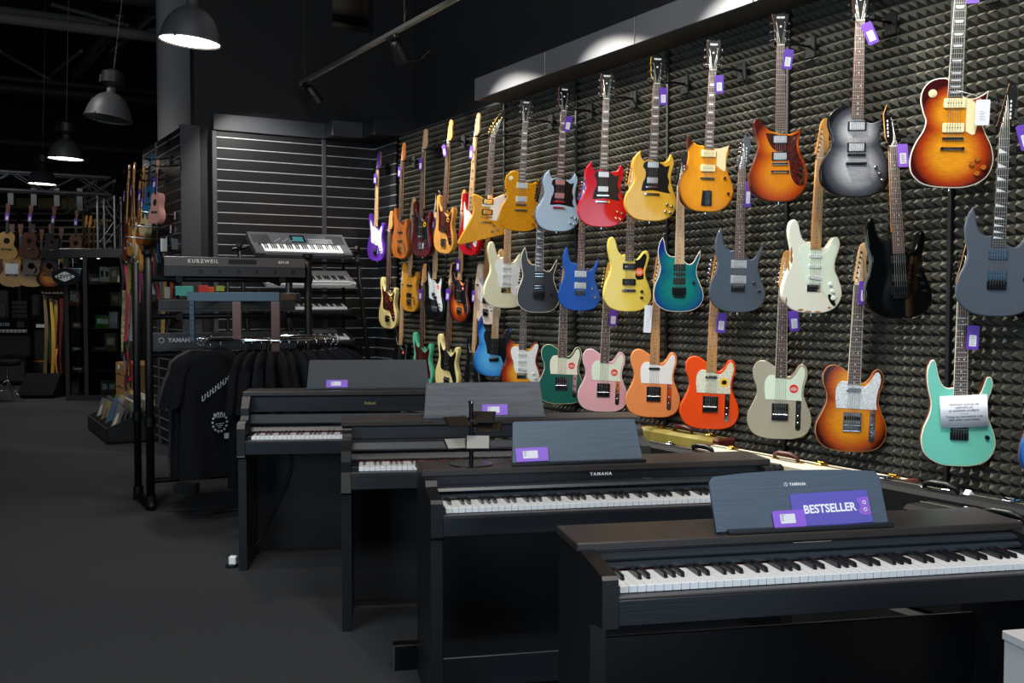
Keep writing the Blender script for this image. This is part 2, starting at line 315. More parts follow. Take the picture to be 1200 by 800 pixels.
CFG = dict(strat=(.985,.135,.648,21), tele=(.965,.125,.648,21), rg=(.98,.137,.648,24), rg2=(.98,.137,.648,24), sg=(1.0,.208,.628,22), lp=(1.0,.205,.628,22),
 eclipse=(1.0,.2,.628,22), revstar=(1.0,.195,.628,22), guild=(1.0,.2,.628,22), explorer=(1.07,.232,.628,22), pbass=(1.17,.105,.864,20),
 jbass=(1.17,.105,.864,20), acoustic=(1.04,.19,.65,14), cutaway=(1.04,.19,.65,14))
chrome = mat('chrome', '#c8ccd2', .12, 1.0)
gold = mat('gold_plating', '#c9a04a', .2, 1.0)
blackhw = mat('black_hardware', '#17181a', .3, .6)
blackpl = mat('black_plastic', '#0c0d0e', .38, spec=.35)
cover = mat('nickel_cover', '#d4d6d8', .3, .85)
cream_pl = mat('cream_plastic', '#e2d7a6', .35)
white_pl = mat('white_plastic', '#e6e8e6', .35)
mint_pl = mat('mint_pickguard', '#d5e4cf', .35)
pearl = mat('pearl_pickguard', '#d7dbdc', .3, col2='#b4bbc2', bscale=(90, 90, 90))
tort = mat('tortoise_pickguard', '#5a1a12', .2, col2='#230a08', bscale=(60, 60, 60), coat=.5)
bone = mat('bone_nut', '#e5e0cc', .4)
fretm = mat('fret_wire', '#b9b7b0', .3, 1.0)
pearlm = mat('pearl_inlay', '#dfe4e6', .25)
rosew = mat('rosewood', '#5b3a2a', .45, col2='#3d251b', bscale=(250, 250, 14))
ebony = mat('ebony', '#26211f', .4, col2='#171414', bscale=(250, 250, 14))
maple = mat('maple', '#d29a55', .3, col2='#bd8440', bscale=(120, 120, 9), coat=.4)
palem = mat('pale_maple', '#d8b384', .35, col2='#c69d6c', bscale=(120, 120, 9), coat=.3)
mahog = mat('mahogany', '#6a3320', .35, col2='#4e2416', bscale=(120, 120, 9), coat=.4)
string_m = mat('steel_string', '#d0cfc8', .5, .6)
FBM = dict(r=rosew, e=ebony, m=maple, p=palem)
CACHE = {}
def cached(key, fn):
    if key not in CACHE: CACHE[key] = fn()
    return CACHE[key]
def pickup(kind, col, cov):
    def f():
        m = MB()
        if kind == 'hb':
            m.box(-.043, .043, -.004, .002, -.0225, .0225, 0, .0015); m.box(-.035, .035, -.008, -.002, -.0185, .0185, 1, .002)
            for z in (-.009, .009):
                for i in range(6): m.cyl((-.025+.01*i, -.0085, z), (-.025+.01*i, -.006, z), .0022, n=6, mi=2)
        elif kind == 'hbo':
            m.box(-.036, .036, -.008, .002, -.019, .019, 1, .002)
            for z in (-.009, .009):
                m.box(-.032, .032, -.0088, -.006, z-.0008, z+.0008, 2)
        elif kind == 'sc':
            m.plate(rrect(-.0345, .0345, -.009, .009, .0085), -.008, .002, .001, 0)
            for i in range(6): m.cyl((-.026+.0104*i, -.009, 0), (-.026+.0104*i, -.006, 0), .0024, n=8, mi=2)
        elif kind == 'p90':
            m.plate(rrect(-.043, .043, -.02, .02, .006), -.009, .002, .002, 0)
            for i in range(6): m.cyl((-.026+.0104*i, -.0096, 0), (-.026+.0104*i, -.006, 0), .0026, n=8, mi=2)
        elif kind == 'lip':
            m.plate(rrect(-.033, .033, -.0085, .0085, .008), -.007, .002, .002, 0)
        elif kind == 'pb':
            m.box(-.038, .006, -.008, .002, .001, .029, 0, .003); m.box(-.006, .038, -.008, .002, -.029, -.001, 0, .003)
        elif kind == 'jb':
            m.box(-.046, .046, -.008, .002, -.0095, .0095, 0, .003)
            for i in range(8): m.cyl((-.036+.0103*i, -.009, 0), (-.036+.0103*i, -.006, 0), .0025, n=6, mi=2)
        elif kind == 'mm':
            m.box(-.045, .045, -.009, .002, -.022, .022, 0, .004)
        return m.mesh('pickup', [col, cov, chrome])
    return cached(('pu', kind, col.name, cov.name), f)
def knob_mesh(kind):
    def f():
        m = MB()
        if kind == 'dome': m.cyl((0, .002, 0), (0, -.016, 0), .0085, .008, 14); m.cyl((0, -.016, 0), (0, -.018, 0), .008, .005, 14); mm = chrome
        elif kind == 'black': m.cyl((0, .002, 0), (0, -.015, 0), .01, .008, 14); mm = blackpl
        elif kind == 'amber': m.cyl((0, .002, 0), (0, -.015, 0), .0125, .0105, 14); mm = mat('amber_knob', '#a35a12', .2, coat=.6)
        elif kind == 'gold': m.cyl((0, .002, 0), (0, -.015, 0), .0125, .0105, 14); mm = gold
        else: m.cyl((0, .002, 0), (0, -.006, 0), .013, .012, 14); m.cyl((0, -.006, 0), (0, -.016, 0), .009, .0075, 14); mm = white_pl
        return m.mesh('knob', mm)
    return cached(('kn', kind), f)
def peg_mesh(side, hw):
    def f():
        m = MB(); s = side
        m.cyl((0, -.009, 0), (0, .014, 0), .003, n=8); m.cyl((0, -.002, 0), (0, 0, 0), .0055, n=10)
        m.box(-.008, .008, .012, .022, -.008, .008, 0, .002)
        m.cyl((0, .017, 0), (s*.022, .017, 0), .002, n=6)
        m.box(min(s*.02, s*.032), max(s*.02, s*.032), .013, .021, -.008, .008, 0, .003)
        return m.mesh('tuning_peg', hw)
    return cached(('peg', side, hw.name), f)
GUITARS = {}
def guitar(key, body, top, bot, D, off, label, group, face, side=None, fb='r', neckm=None, head=None, headm=None, guard=None, guardm=None,
           pus=(), bridge='trem', hw=chrome, knobs=(), knob='dome', bind=None, name='electric_guitar', cat='guitar', sticker=None,
           inlay='dot', round_=.006, parts=True, Y=None, T_=.044, thick=None, poker=None, hang=True):
    Lc, br, sc, nf = CFG[body]
    P1 = on_wall(top[0], top[1], D) if Y is None else at(top[0], top[1], Y)
    P0 = on_wall(bot[0], bot[1], D) if Y is None else at(bot[0], bot[1], Y)
    U = (P1-P0); s = U.length/Lc; U.normalize()
    v = (CAM-P0); v.z = 0; v.normalize(); v = Matrix.Rotation(math.radians(off), 3, 'Z') @ v
    X = (-v).cross(U).normalized(); Yv = U.cross(X).normalized()   # local +Y points away from the viewer
    M = Matrix(((X.x, Yv.x, U.x, P0.x), (X.y, Yv.y, U.y, P0.y), (X.z, Yv.z, U.z, P0.z), (0, 0, 0, 1))) @ Matrix.Scale(s, 4)
    g = thing(name, label, cat, group=group, M=M)
    GUITARS[key] = (g, M, s)
    acoustic = body in ('acoustic', 'cutaway'); bass = body in ('pbass', 'jbass')
    side = side or face; neckm = neckm or maple; headm = headm or neckm; hw_ = hw
    head = head or ('bass' if bass else 'fender')
    nutz = br+sc; fbe = br+sc*2**(-(nf+.35)/12); fby = -.006; T = T_ if not acoustic else .1
    out = spline(OUT[body])
    m = MB().plate(out, 0, T, round_, 0, 1, segs=2)
    obj('body', m, [face, side], g)
    if bind is not None:
        b = MB(); o1 = ccw(out); n = len(o1)
        rr = [(-.0006, .006), (-.0006, -.0008+round_*.25), (.0012+round_*.3, -.0012), (.0012+round_*.3, .002)]
        vs = []
        for d, y in rr: vs += [(x, y, z) for x, z in inset(o1, d)]
        b.add(vs, [(k*n+i, k*n+(i+1) % n, (k+1)*n+(i+1) % n, (k+1)*n+i) for k in range(3) for i in range(n)], 0, False)
        obj('binding', b, bind, g)
    # neck, fretboard
    nw, bw = (.021, .028) if not bass else (.021, .031)
    end = br+sc*2**(-16/12) if not acoustic else .5
    if body in ('sg',): end = fbe+.02
    hw0 = nw+(bw-nw)*(nutz-end)/(nutz-fbe)
    nm = MB(); prof = [(1, 0), (.92, .009), (.6, .0165), (0, .019), (-.6, .0165), (-.92, .009), (-1, 0)]
    vs = [(w*hh, y+.0005, z) for z, hh in ((end, hw0), (nutz+.004, nw)) for w, y in prof]
    nm.add(vs, [(i, i+1, 8+i, 7+i) for i in range(6)]+[(0, 7, 13, 6)], 0, True); nm.add(vs, [tuple(range(7)), tuple(range(7, 14))[::-1]])
    obj('neck', nm, neckm, g)
    f = MB(); q = [(-bw, fbe), (bw, fbe), (nw, nutz), (-nw, nutz)]
    f.plate(q, fby, .0005, .0008, 0)
    if bind is not None and body != 'guild' or inlay == 'boundblock':
        for sg in (-1, 1): f.add([(sg*bw, fby-.0003, fbe), (sg*(bw+.0012), fby-.0003, fbe), (sg*(nw+.0012), fby-.0003, nutz), (sg*nw, fby-.0003, nutz),
                                  (sg*(bw+.0012), .001, fbe), (sg*(nw+.0012), .001, nutz)], [(0, 1, 2, 3), (1, 4, 5, 2)], 3)
    wid = lambda z: nw+(bw-nw)*(nutz-z)/(nutz-fbe)
    fz = [br+sc*2**(-i/12) for i in range(nf+1)]
    if parts:
        for z in fz[1:]: f.box(-wid(z)+.0005, wid(z)-.0005, fby-.0011, fby, z-.0009, z+.0009, 1)
        for i in (3, 5, 7, 9, 12, 15, 17, 19, 21):
            if i > nf: break
            zc = (fz[i]+fz[i-1])/2; h = (fz[i-1]-fz[i])
            if inlay == 'dot' or inlay is None:
                for dx in ((-.011, .011) if i == 12 else (0,)): f.plate(disc(dx, zc, .0032, 10), fby-.0005, fby, 0, 2)
            elif inlay == 'trap': f.plate([(-wid(zc)*.62, zc-h*.22), (wid(zc)*.62, zc-h*.22), (wid(zc)*.8, zc+h*.22), (-wid(zc)*.8, zc+h*.22)], fby-.0005, fby, 0, 2)
            elif inlay in ('block', 'boundblock'): f.box(-wid(zc)*.6, wid(zc)*.6, fby-.0005, fby, zc-h*.24, zc+h*.24, 2)
            elif inlay == 'shark': f.plate([(-wid(zc)*.8, zc+h*.34), (-wid(zc)*.8, zc-h*.34), (wid(zc)*.7, zc-h*.3)], fby-.0005, fby, 0, 2)
    obj('fretboard', f, [FBM[fb], fretm, pearlm if fb not in ('m', 'p') else ebony, bone], g)
    obj('nut', MB().box(-nw, nw, fby-.002, .001, nutz-.001, nutz+.004, 0, .0005), bone if head != 'pointed' else blackhw, g)
    hs = spline([(a[0], a[1]+.3)+tuple(a[2:]) for a in HEAD[head]]); k = (Lc-nutz)/((max(p[1] for p in hs)))
    hs = [(x*(1 if k > .9 else 1), z*k+nutz) for x, z in hs]
    hd = obj('headstock', MB().plate(hs, .001, .015, .0015, 0, 1), [headm, neckm], g)
    n4 = 4 if bass else 6
    posts = []
    for i in range(n4):
        if head in ('gibson', 'wide', 'slot'):
            sd = -1 if i < 3 else 1; zz = nutz+(.035+.043*(i % 3)); xx = sd*.024
        elif head == 'banana':
            sd = -1; t = (i+.5)/n4; zz = nutz+.022+.14*t; xx = -.012+.062*t*t+.02*t
        elif head == 'reverse':
            sd = 1; t = (i+.5)/n4; zz = nutz+.02+.13*t; xx = .016-.024*t
        else:
            sd = -1; t = (i+.5)/n4; zz = nutz+(.02 if not bass else .03)+(.138 if not bass else .15)*t; xx = -.012+.017*t
        posts.append((xx, zz))
        if parts or i % 2 == 0: obj('tuning_peg', peg_mesh(sd, hw_), None, hd, loc=(xx, 0, zz))
    if head in ('gibson', 'wide', 'banana', 'pointed', 'reverse') and parts:
        lg = MB()
        if head == 'banana': pts = [(.02+.0075*i, nutz+.085+.012*i) for i in range(5)]
        elif head in ('pointed', 'reverse'): pts = [((.02 if head == 'pointed' else -.02), nutz+.05+.017*i) for i in range(5)]
        else: pts = [(-.018+.009*i, nutz+.148) for i in range(5)]
        for i, (x, z) in enumerate(pts):
            lg.plate(rrect(x-.0032, x+.0032, z-.005-.002*(i % 2), z+.005, .001, 1), -.0004, .001)
        if head in ('gibson', 'wide'): lg.plate(disc(0, nutz+.1, .006, 8), -.0004, .001)
        obj('logo', lg, pearlm, hd)
    # hardware
    if guard:
        go = spline(GUARD[guard]); gp = obj('pickguard', MB().plate(go, -.0028, .0004, .0006, 0, 1), [guardm, white_pl if guardm in (blackpl, tort) else guardm], g)
        if bass or guard in ('explorer', 'guild'):
            sm = MB(); st = max(1, len(go)//12)
            for x, z in inset(ccw(go), .006)[::st]: sm.cyl((x, -.0035, z), (x, -.0026, z), .0022, n=6)
            so_ = obj('screws', sm, blackhw if guard == 'explorer' else chrome, gp); so_['kind'] = 'stuff'
    gy = -.0026 if guard else 0
    for kind, x, z, c, cv in pus:
        a = -8 if (kind in ('sc',) and z < .21 and body == 'strat') else (8 if kind == 'lip' and z < .2 else 0)
        obj('pickup', pickup(kind, c, cv), None, g, M=Matrix.Translation((x, gy, z)) @ Matrix.Rotation(math.radians(-a), 4, 'Y'))
    b = MB()
    if bridge == 'trem':
        b.box(-.036, .036, -.006, .002, br-.025, br+.012, 0, .002)
        for i in range(6): b.box(-.031+.0105*i, -.022+.0105*i, -.012, -.005, br-.014, br+.006, 0, .0015)
    elif bridge == 'floyd':
        b.box(-.043, .043, -.008, .002, br-.032, br+.014, 0, .003)
        for i in range(6):
            b.box(-.033+.0112*i, -.024+.0112*i, -.015, -.007, br-.016, br+.008, 0, .0015)
            b.cyl((-.0285+.0112*i, -.013, br-.034), (-.0285+.0112*i, -.013, br-.016), .0035, n=8)
        b.box(-.036, .036, -.013, -.006, br-.048, br-.033, 0, .002)
    elif bridge == 'tele':
        b.box(-.04, .04, -.003, .001, br-.028, br+.058, 0, .001)
        for sg in (-1, 1): b.box(sg*.04-.001, sg*.04+.001, -.01, .001, br-.028, br+.058)
        b.box(-.04, .04, -.009, .001, br-.0295, br-.0275)
        for i in range(3): b.cyl((-.037+.025*i, -.008, br), (-.014+.025*i, -.008, br), .0035, n=8)
        b.box(-.036, .036, -.007, -.002, br+.022, br+.04, 1, .003, M=Matrix.Translation((0, 0, 0)))
    elif bridge == 'tom':
        b.box(-.042, .042, -.014, -.003, br-.006, br+.006, 0, .002)
        for sg in (-1, 1): b.cyl((sg*.037, .001, br), (sg*.037, -.012, br), .004, n=8)
        tp = MB().box(-.047, .047, -.015, -.004, br-.048, br-.036, 0, .004)
        for sg in (-1, 1): tp.cyl((sg*.041, .001, br-.042), (sg*.041, -.016, br-.042), .007, n=10)
        obj('tailpiece', tp, hw_, g)
    elif bridge == 'revstar':
        b.box(-.042, .042, -.014, -.003, br-.006, br+.006, 0, .002)
        tp = MB().plate([(-.03, .035), (.032, .035), (.028, .125), (-.026, .125)], -.012, -.006, .002, 0)
        tp.box(-.008, .02, -.0125, -.0118, .04, .12, 1)
        obj('tailpiece', tp, [blackhw, chrome], g)
    elif bridge == 'wrap': b.box(-.046, .046, -.014, -.003, br-.008, br+.008, 0, .005)
    elif bridge == 'hard':
        b.box(-.038, .038, -.007, .002, br-.022, br+.014, 0, .002)
        for i in range(6): b.box(-.034+.0115*i, -.025+.0115*i, -.014, -.006, br-.02, br+.008, 0, .001)
    elif bridge == 'bass':
        b.box(-.04, .04, -.005, .001, br-.03, br+.025, 0, .002)
        for i in range(4): b.cyl((-.036+.019*i, -.01, br), (-.021+.019*i, -.01, br), .0055, n=8)
        b.box(-.04, .04, -.014, 0, br-.031, br-.028)
    elif bridge == 'acoustic':
        b.plate(spline([(-9, br*100-1.4, 1), (9, br*100-1.4, 1), (9, br*100+1), (4, br*100+1.4), (-4, br*100+1.4), (-9, br*100+1)]), -.009, .002, .001, 0)
        b.box(-.036, .036, -.012, -.009, br-.001, br+.002, 1)
    obj('bridge', b, [hw_ if bridge != 'acoustic' else ebony, blackpl if bridge != 'acoustic' else bone], g)
    if bridge == 'tele' and guard != 'none':
        cp = obj('control_plate', MB().plate(rrect(.078, .104, .045, .205, .012), -.002, .001, .0005), hw_, g)
        for z in (.085, .12): obj('knob', knob_mesh('dome'), None, cp, loc=(.091, -.002, z))
        obj('pickup_selector', MB().cyl((.091, 0, .168), (.091, -.014, .172), .003, n=8).cyl((.091, -.014, .172), (.091, -.02, .174), .005, n=8), blackpl, cp)
    if acoustic:
        rz = br+.155
        ros = MB(); n = 28
        for r0, r1, mi, yy in ((.049, .058, 1, -.0006), ):
            vs = [(r*math.cos(2*PI*i/n), yy, rz+r*math.sin(2*PI*i/n)) for r in (r0, r1) for i in range(n)]
            ros.add(vs, [(i, n+i, n+(i+1) % n, (i+1) % n) for i in range(n)], 0)
        obj('rosette', ros, mahog, g)
        obj('sound_hole', MB().plate(disc(0, rz, .049, 28), -.0012, .001), mat('dark_cavity', '#050403', .9), g)
    for (x, z) in knobs: obj('knob', knob_mesh(knob), None, g, loc=(x, gy, z))
    if poker:
        x, z = poker; obj('toggle_switch', MB().plate(disc(x, z, .017, 20), -.002, .001).cyl((x, -.002, z), (x+.002, -.018, z-.004), .0025, n=8).cyl((x+.002, -.016, z-.004), (x+.0025, -.022, z-.005), .005, n=8, mi=1), [cream_pl, cream_pl], g)
    if parts:
        ns = n4
        for i in range(ns):
            u = (i-(ns-1)/2)/((ns-1)/2)
            px, pz = posts[i if head in ('gibson', 'wide', 'slot') and i < 3 else (ns-1-(i-3) if head in ('gibson', 'wide', 'slot') else i)]
            st = MB().tube([(u*.026, -.0135 if not acoustic else -.0115, br), (u*nw*.82, fby-.0028, nutz), (px, -.006, pz)], .0008 if i > 2 else .001, n=4)
            obj('string', st, string_m, g)
    for (x, z, r, c) in (sticker or ()):
        so = obj('sticker', MB().plate(disc(x, z, r, 24), gy-.0012, gy), mat('sticker_'+c, {'red': '#d8302a', 'yellow': '#f0b818', 'orange': '#e8632e'}[c], .4), g)
        if c == 'yellow': obj('emblem', MB().plate(spline([(x*100-1.2, z*100-.9), (x*100+1.1, z*100-1), (x*100+1.3, z*100+.8), (x*100-.8, z*100+1.1)]), gy-.0016, gy-.001), blackpl, so)
        else:
            e = MB()
            for dz, w in ((.006, .4), (.001, .75), (-.003, .75), (-.008, .5)): e.box(x-r*w, x+r*w, gy-.0016, gy-.001, z+dz*r/.02-.0012, z+dz*r/.02+.0008)
            obj('emblem', e, white_pl, so)
    obj('strap_button', MB().cyl((0, T/2, .002), (0, T/2, -.01), .004, n=8).cyl((0, T/2, -.01), (0, T/2, -.013), .0075, n=10), hw_, g)
    return g
# ================================================================== the guitars on the wall
DT, DM, DB = 3.90, 3.97, 4.0
headblk = mat('headstock_black', '#0a0a0b', .35, spec=.25)
TOP, MID, BOT = 'guitars in the top row on the foam wall', 'guitars in the middle row on the foam wall', 'guitars in the bottom row on the foam wall'
def solid(n, c, r=.2, **k): return mat('lacquer_'+n, c, r, coat=.12, spec=.35, **k)
amberflame = mat('amber_flame', '#c98a10', .16, col2='#b87708', bscale=(25, 25, 190), coat=.12, spec=.35)
korina = mat('korina', '#d59a1e', .2, col2='#c48a18', bscale=(120, 120, 8), coat=.12, spec=.35)
natash = mat('natural_ash', '#cf974a', .2, col2='#b87c34', bscale=(110, 110, 7), coat=.12, spec=.35)
walnut_o = mat('orange_walnut', '#b8692a', .22, col2='#9a4f1c', bscale=(110, 110, 9), coat=.12, spec=.35)
sgy = mat('tv_yellow', '#d8a93a', .2, col2='#cf9e30', bscale=(120, 120, 9), coat=.12, spec=.35)
b3 = burst('three_tone_burst', '#e8a02c', '#a63312', '#150c0a', r0=.5, r1=.8, r2=.98)
b_rev = burst('honey_shaded_rim', '#d38d1c', '#c57c16', '#3c1a0c', r0=.7, r1=.98, r2=1.2, up=True)  # finish is an even honey; the brown rim puts shade into the colour
b_gui = burst('antique_burst', '#cf7d18', '#a8430f', '#45100a', r0=.5, r1=.82, r2=1.02)
b_ecl = burst('see_through_black_burst', '#94969a', '#3c3f46', '#07080b', r0=.4, r1=.78, r2=.95, grain=.35)
b_lp = burst('cherry_burst', '#d98e1c', '#a63a12', '#3a070b', r0=.5, r1=.8, r2=.95, grain=.4)
b_tel = burst('flame_tele_burst', '#cf8418', '#a2420e', '#300806', r0=.55, r1=.84, r2=.97, grain=.4)
b_teal = burst('teal_burst', '#14766e', '#0e5a72', '#132a7e', r0=.5, r1=.85, r2=1.02, grain=.4)
b_sky = burst('sky_burst', '#58b0e8', '#3c8cd8', '#123c84', r0=.6, r1=.88, r2=1.05, grain=.1)
b_bas = burst('bass_burst', '#d8761c', '#8a2c12', '#160c0a', r0=.4, r1=.75, r2=.95)
P = lambda kind, x, z, c=blackpl, cv=cover: (kind, x, z, c, cv)
whsc = lambda: (P('sc', 0, .292, white_pl), P('sc', 0, .24, white_pl), P('sc', .002, .183, white_pl))
SGK = [(.098, .105), (.128, .095), (.09, .062), (.12, .055)]
# ---- top row
guitar('t1', 'pbass', (443, 177), (440, 306), DT+.12, -55, 'purple bass with white pickguard in the corner beside the slat wall', TOP, solid('purple', '#5b2fa0'), headm=solid('purple', '#5b2fa0'),
       fb='p', guard='bassj', guardm=white_pl, pus=(P('pb', 0, .2, white_pl), ), bridge='bass', hw=chrome, knobs=[(.1, .14), (.11, .11)], name='bass_guitar', cat='bass guitar')
guitar('t2', 'jbass', (472, 167), (468, 303), DT+.1, -60, 'orange-brown wooden bass with gold hardware, top row next to the slat wall', TOP, walnut_o, fb='r', headm=walnut_o,
       pus=(P('jb', 0, .27), P('jb', 0, .18)), bridge='bass', hw=gold, knobs=[(.09, .15), (.1, .12), (.11, .09)], name='bass_guitar', cat='bass guitar')
guitar('t3', 'pbass', (497, 151), (493, 301), DT+.08, -55, 'dark red bass with black pickguard and round yellow sticker', TOP, solid('wine', '#4c0e18'), fb='r', neckm=palem,
       guard='bassj', guardm=blackpl, pus=(P('jb', 0, .27), P('jb', 0, .18)), bridge='bass', name='bass_guitar', cat='bass guitar', sticker=[(.055, .3, .02, 'yellow')], knobs=[(.09, .15), (.1, .12), (.11, .09)])
guitar('t4', 'pbass', (527, 140), (519, 297), DT+.08, -56, 'natural wood bass with tortoiseshell pickguard and yellow sticker', TOP, natash, fb='r',
       guard='bassj', guardm=tort, pus=(P('pb', 0, .22),), bridge='bass', name='bass_guitar', cat='bass guitar', sticker=[(.055, .3, .02, 'yellow')], knobs=[(.09, .15), (.1, .12)])
guitar('t5', 'pbass', (559, 132), (548, 299), DT+.08, -58, 'red bass with white pickguard half hidden behind the angular yellow guitar', TOP, solid('cherry', '#a3101c'), fb='p', neckm=palem,
       guard='bassj', guardm=white_pl, pus=(P('pb', 0, .22),), bridge='bass', name='bass_guitar', cat='bass guitar', knobs=[(.09, .15), (.1, .12)], inlay='block')
guitar('t6', 'explorer', (580, 128), (568, 288), DT-.04, 8, 'angular yellow korina guitar with a long pointed wing and white pickguard', TOP, korina, fb='r', head='banana', headm=headblk,
       guard='explorer', guardm=white_pl, pus=(P('hb', 0, .352, blackpl, gold), P('hb', 0, .268, blackpl, gold)), bridge='tom', hw=gold, knobs=[(.06, .17), (.09, .14), (.05, .12)])
guitar('t7', 'lp', (617, 117), (609, 271), DT, 3, 'amber flame single-cut guitar hanging beside the angular yellow guitar', TOP, amberflame, fb='r', neckm=mahog, head='gibson', headm=headblk,
       pus=(P('hb', 0, .352, cream_pl), P('hb', 0, .247, cream_pl)), bridge='tom', knobs=[(.1, .12), (.12, .085), (.1, .06)], knob='amber', inlay='trap', poker=(-.088, .405))
guitar('t8', 'sg', (662, 102), (653, 271), DT, 20, 'pale metallic blue double-horned guitar with black pickguard', TOP, solid('pelham', '#9db9cc', .25), side=solid('slate', '#3c4a5c'), fb='r', neckm=mahog, head='gibson', headm=headblk,
       guard='sg', guardm=blackpl, pus=(P('hb', 0, .345), P('hb', 0, .25)), bridge='tom', knobs=SGK, inlay='trap', bind=None)
guitar('t9', 'sg', (711.5, 86), (705, 266), DT, 8, 'bright red double-horned guitar with black pickguard', TOP, solid('red', '#b5061c', .14), fb='r', neckm=mahog, head='gibson', headm=headblk,
       guard='sg', guardm=blackpl, pus=(P('hb', 0, .345), P('hb', 0, .25)), bridge='tom', knobs=SGK, inlay='trap')
guitar('t10', 'sg', (771, 66), (762, 259), DT, 14, 'mustard yellow double-horned guitar with black pickguard', TOP, sgy, fb='r', neckm=sgy, head='gibson', headm=headblk,
       guard='sg', guardm=blackpl, pus=(P('hb', 0, .345), P('hb', 0, .25)), bridge='tom', knobs=SGK, inlay='trap')
guitar('t11', 'revstar', (837, 46), (827, 248), DT, 6, 'honey and brown burst guitar with two cream pickups and cream pickguard', TOP, b_rev, side=mahog, fb='r', neckm=mahog, head='gibson', headm=headblk,
       guard='revstar', guardm=cream_pl, pus=(P('p90', 0, .34, cream_pl), P('p90', 0, .255, cream_pl)), bridge='revstar', knobs=[(.1, .2), (.125, .11)], inlay='block')
guitar('t12', 'guild', (915, 15), (913.5, 236), DT, 12, 'orange-red burst pointed double-cut guitar with a curved tortoiseshell pickguard', TOP, b_gui, side=solid('deepred', '#4a100c'), fb='r', neckm=mahog, head='wide', headm=headblk,
       guard='guild', guardm=tort, pus=(P('hb', 0, .33), P('hb', 0, .24)), bridge='tom', knobs=[(.11, .17), (.11, .14), (.12, .1)], knob='black', inlay='none', bind=None)
guitar('t13', 'eclipse', (1009, -19), (1002, 231), DT, 10, 'black single-cut guitar with a pale grey smoky centre', TOP, b_ecl, side=solid('black', '#0b0d10'), fb='r', neckm=mahog, head='gibson', headm=headblk,
       pus=(P('hb', 0, .335, blackpl), P('hb', 0, .235, blackpl)), bridge='tom', hw=blackhw, knobs=[(.09, .14), (.11, .11), (.12, .08)], inlay='dot', bind=None)
guitar('t14', 'lp', (1129, -64), (1113, 220), DT, 8, 'cherry-to-amber flame single-cut guitar with two cream pickups', TOP, b_lp, side=solid('oxblood', '#3e0a0c'), fb='e', neckm=mahog, head='gibson', headm=headblk,
       guard='lp', guardm=cream_pl, pus=(P('p90', 0, .352, cream_pl), P('p90', 0, .25, cream_pl)), bridge='tom', knobs=[(.1, .12), (.125, .085), (.1, .06), (.08, .1)], knob='amber', inlay='trap', bind=bone, poker=(-.088, .395))
# ---- middle row
guitar('m1', 'pbass', (457, 247), (454, 385), DM+.1, -56, 'cream bass with tortoiseshell pickguard, below the purple bass', MID, solid('vintage', '#dccb8a'), fb='r',
       guard='bassj', guardm=tort, pus=(P('pb', 0, .22),), bridge='bass', name='bass_guitar', cat='bass guitar', sticker=[(.055, .3, .02, 'yellow')], knobs=[(.09, .15), (.1, .12)])
guitar('m2', 'pbass', (483, 231), (479, 365), DM+.1, -56, 'honey-coloured bass with no pickguard, middle row near the slat wall', MID, mat('honey', '#c68a2c', .2, coat=.12, spec=.35), fb='p', neckm=palem,
       pus=(P('jb', 0, .27), P('mm', 0, .17)), bridge='bass', name='bass_guitar', cat='bass guitar', knobs=[(.09, .15), (.1, .12), (.11, .09)])
guitar('m3', 'jbass', (511, 223), (509, 375), DM+.1, -56, 'black bass with pearly white pickguard and red round sticker', MID, solid('black', '#0b0d10'), headm=solid('black', '#0b0d10'), fb='p', neckm=palem,
       guard='bassj', guardm=pearl, pus=(P('pb', 0, .22),), bridge='bass', name='bass_guitar', cat='bass guitar', sticker=[(.055, .3, .02, 'red')], knobs=[(.09, .15), (.1, .12)])
guitar('m4', 'jbass', (542, 222), (538, 377), DM+.1, -56, 'sunburst bass with black pickguard and small red sticker', MID, b_bas, side=solid('black', '#0b0d10'), fb='p',
       guard='bassj', guardm=blackpl, pus=(P('jb', 0, .27), P('jb', 0, .18)), bridge='bass', name='bass_guitar', cat='bass guitar', sticker=[(.05, .3, .016, 'red')], knobs=[(.09, .15), (.1, .12), (.11, .09)])
guitar('m5', 'jbass', (573, 217), (569, 380), DM+.12, -55, 'pinkish white bass behind the cream guitar in the middle row', MID, solid('shell', '#c9b8ae'), fb='m',
       guard='bassj', guardm=pearl, pus=(P('mm', 0, .2),), bridge='bass', name='bass_guitar', cat='bass guitar', knobs=[(.09, .15), (.1, .12)])
guitar('m6', 'strat', (598, 199), (592, 361), DM+.02, 14, 'cream double-cut guitar with white pickguard below the amber flame guitar', MID, solid('creamy', '#d9d6b4'), fb='p',
       guard='strat', guardm=white_pl, pus=whsc(), bridge='trem', knobs=[(.085, .15), (.1, .115), (.105, .08)], knob='white')
guitar('m7', 'rg', (634, 205), (631, 366), DM+.02, 8, 'charcoal black pointed guitar with white edging, below the pale blue guitar', MID, mat('charcoal', '#26292d', .35, bump=.2, bscale=(120, 120, 8)), fb='e', head='pointed', headm=headblk,
       pus=(P('hbo', 0, .268, blackpl, blackpl), P('hbo', 0, .183, blackpl, blackpl)), bridge='floyd', hw=blackhw, knobs=[(.09, .13)], knob='black', inlay='shark', bind=bone)
guitar('m8', 'rg', (684, 205), (679, 364), DM, 4, 'royal blue pointed double-cut guitar below the red guitar', MID, solid('royal', '#1f4c9c', .2), fb='r', head='pointed', headm=solid('royal', '#1f4c9c', .2),
       pus=(P('hb', 0, .268, cover), P('hb', 0, .183, cover)), bridge='hard', knobs=[(.085, .165), (.11, .1)])
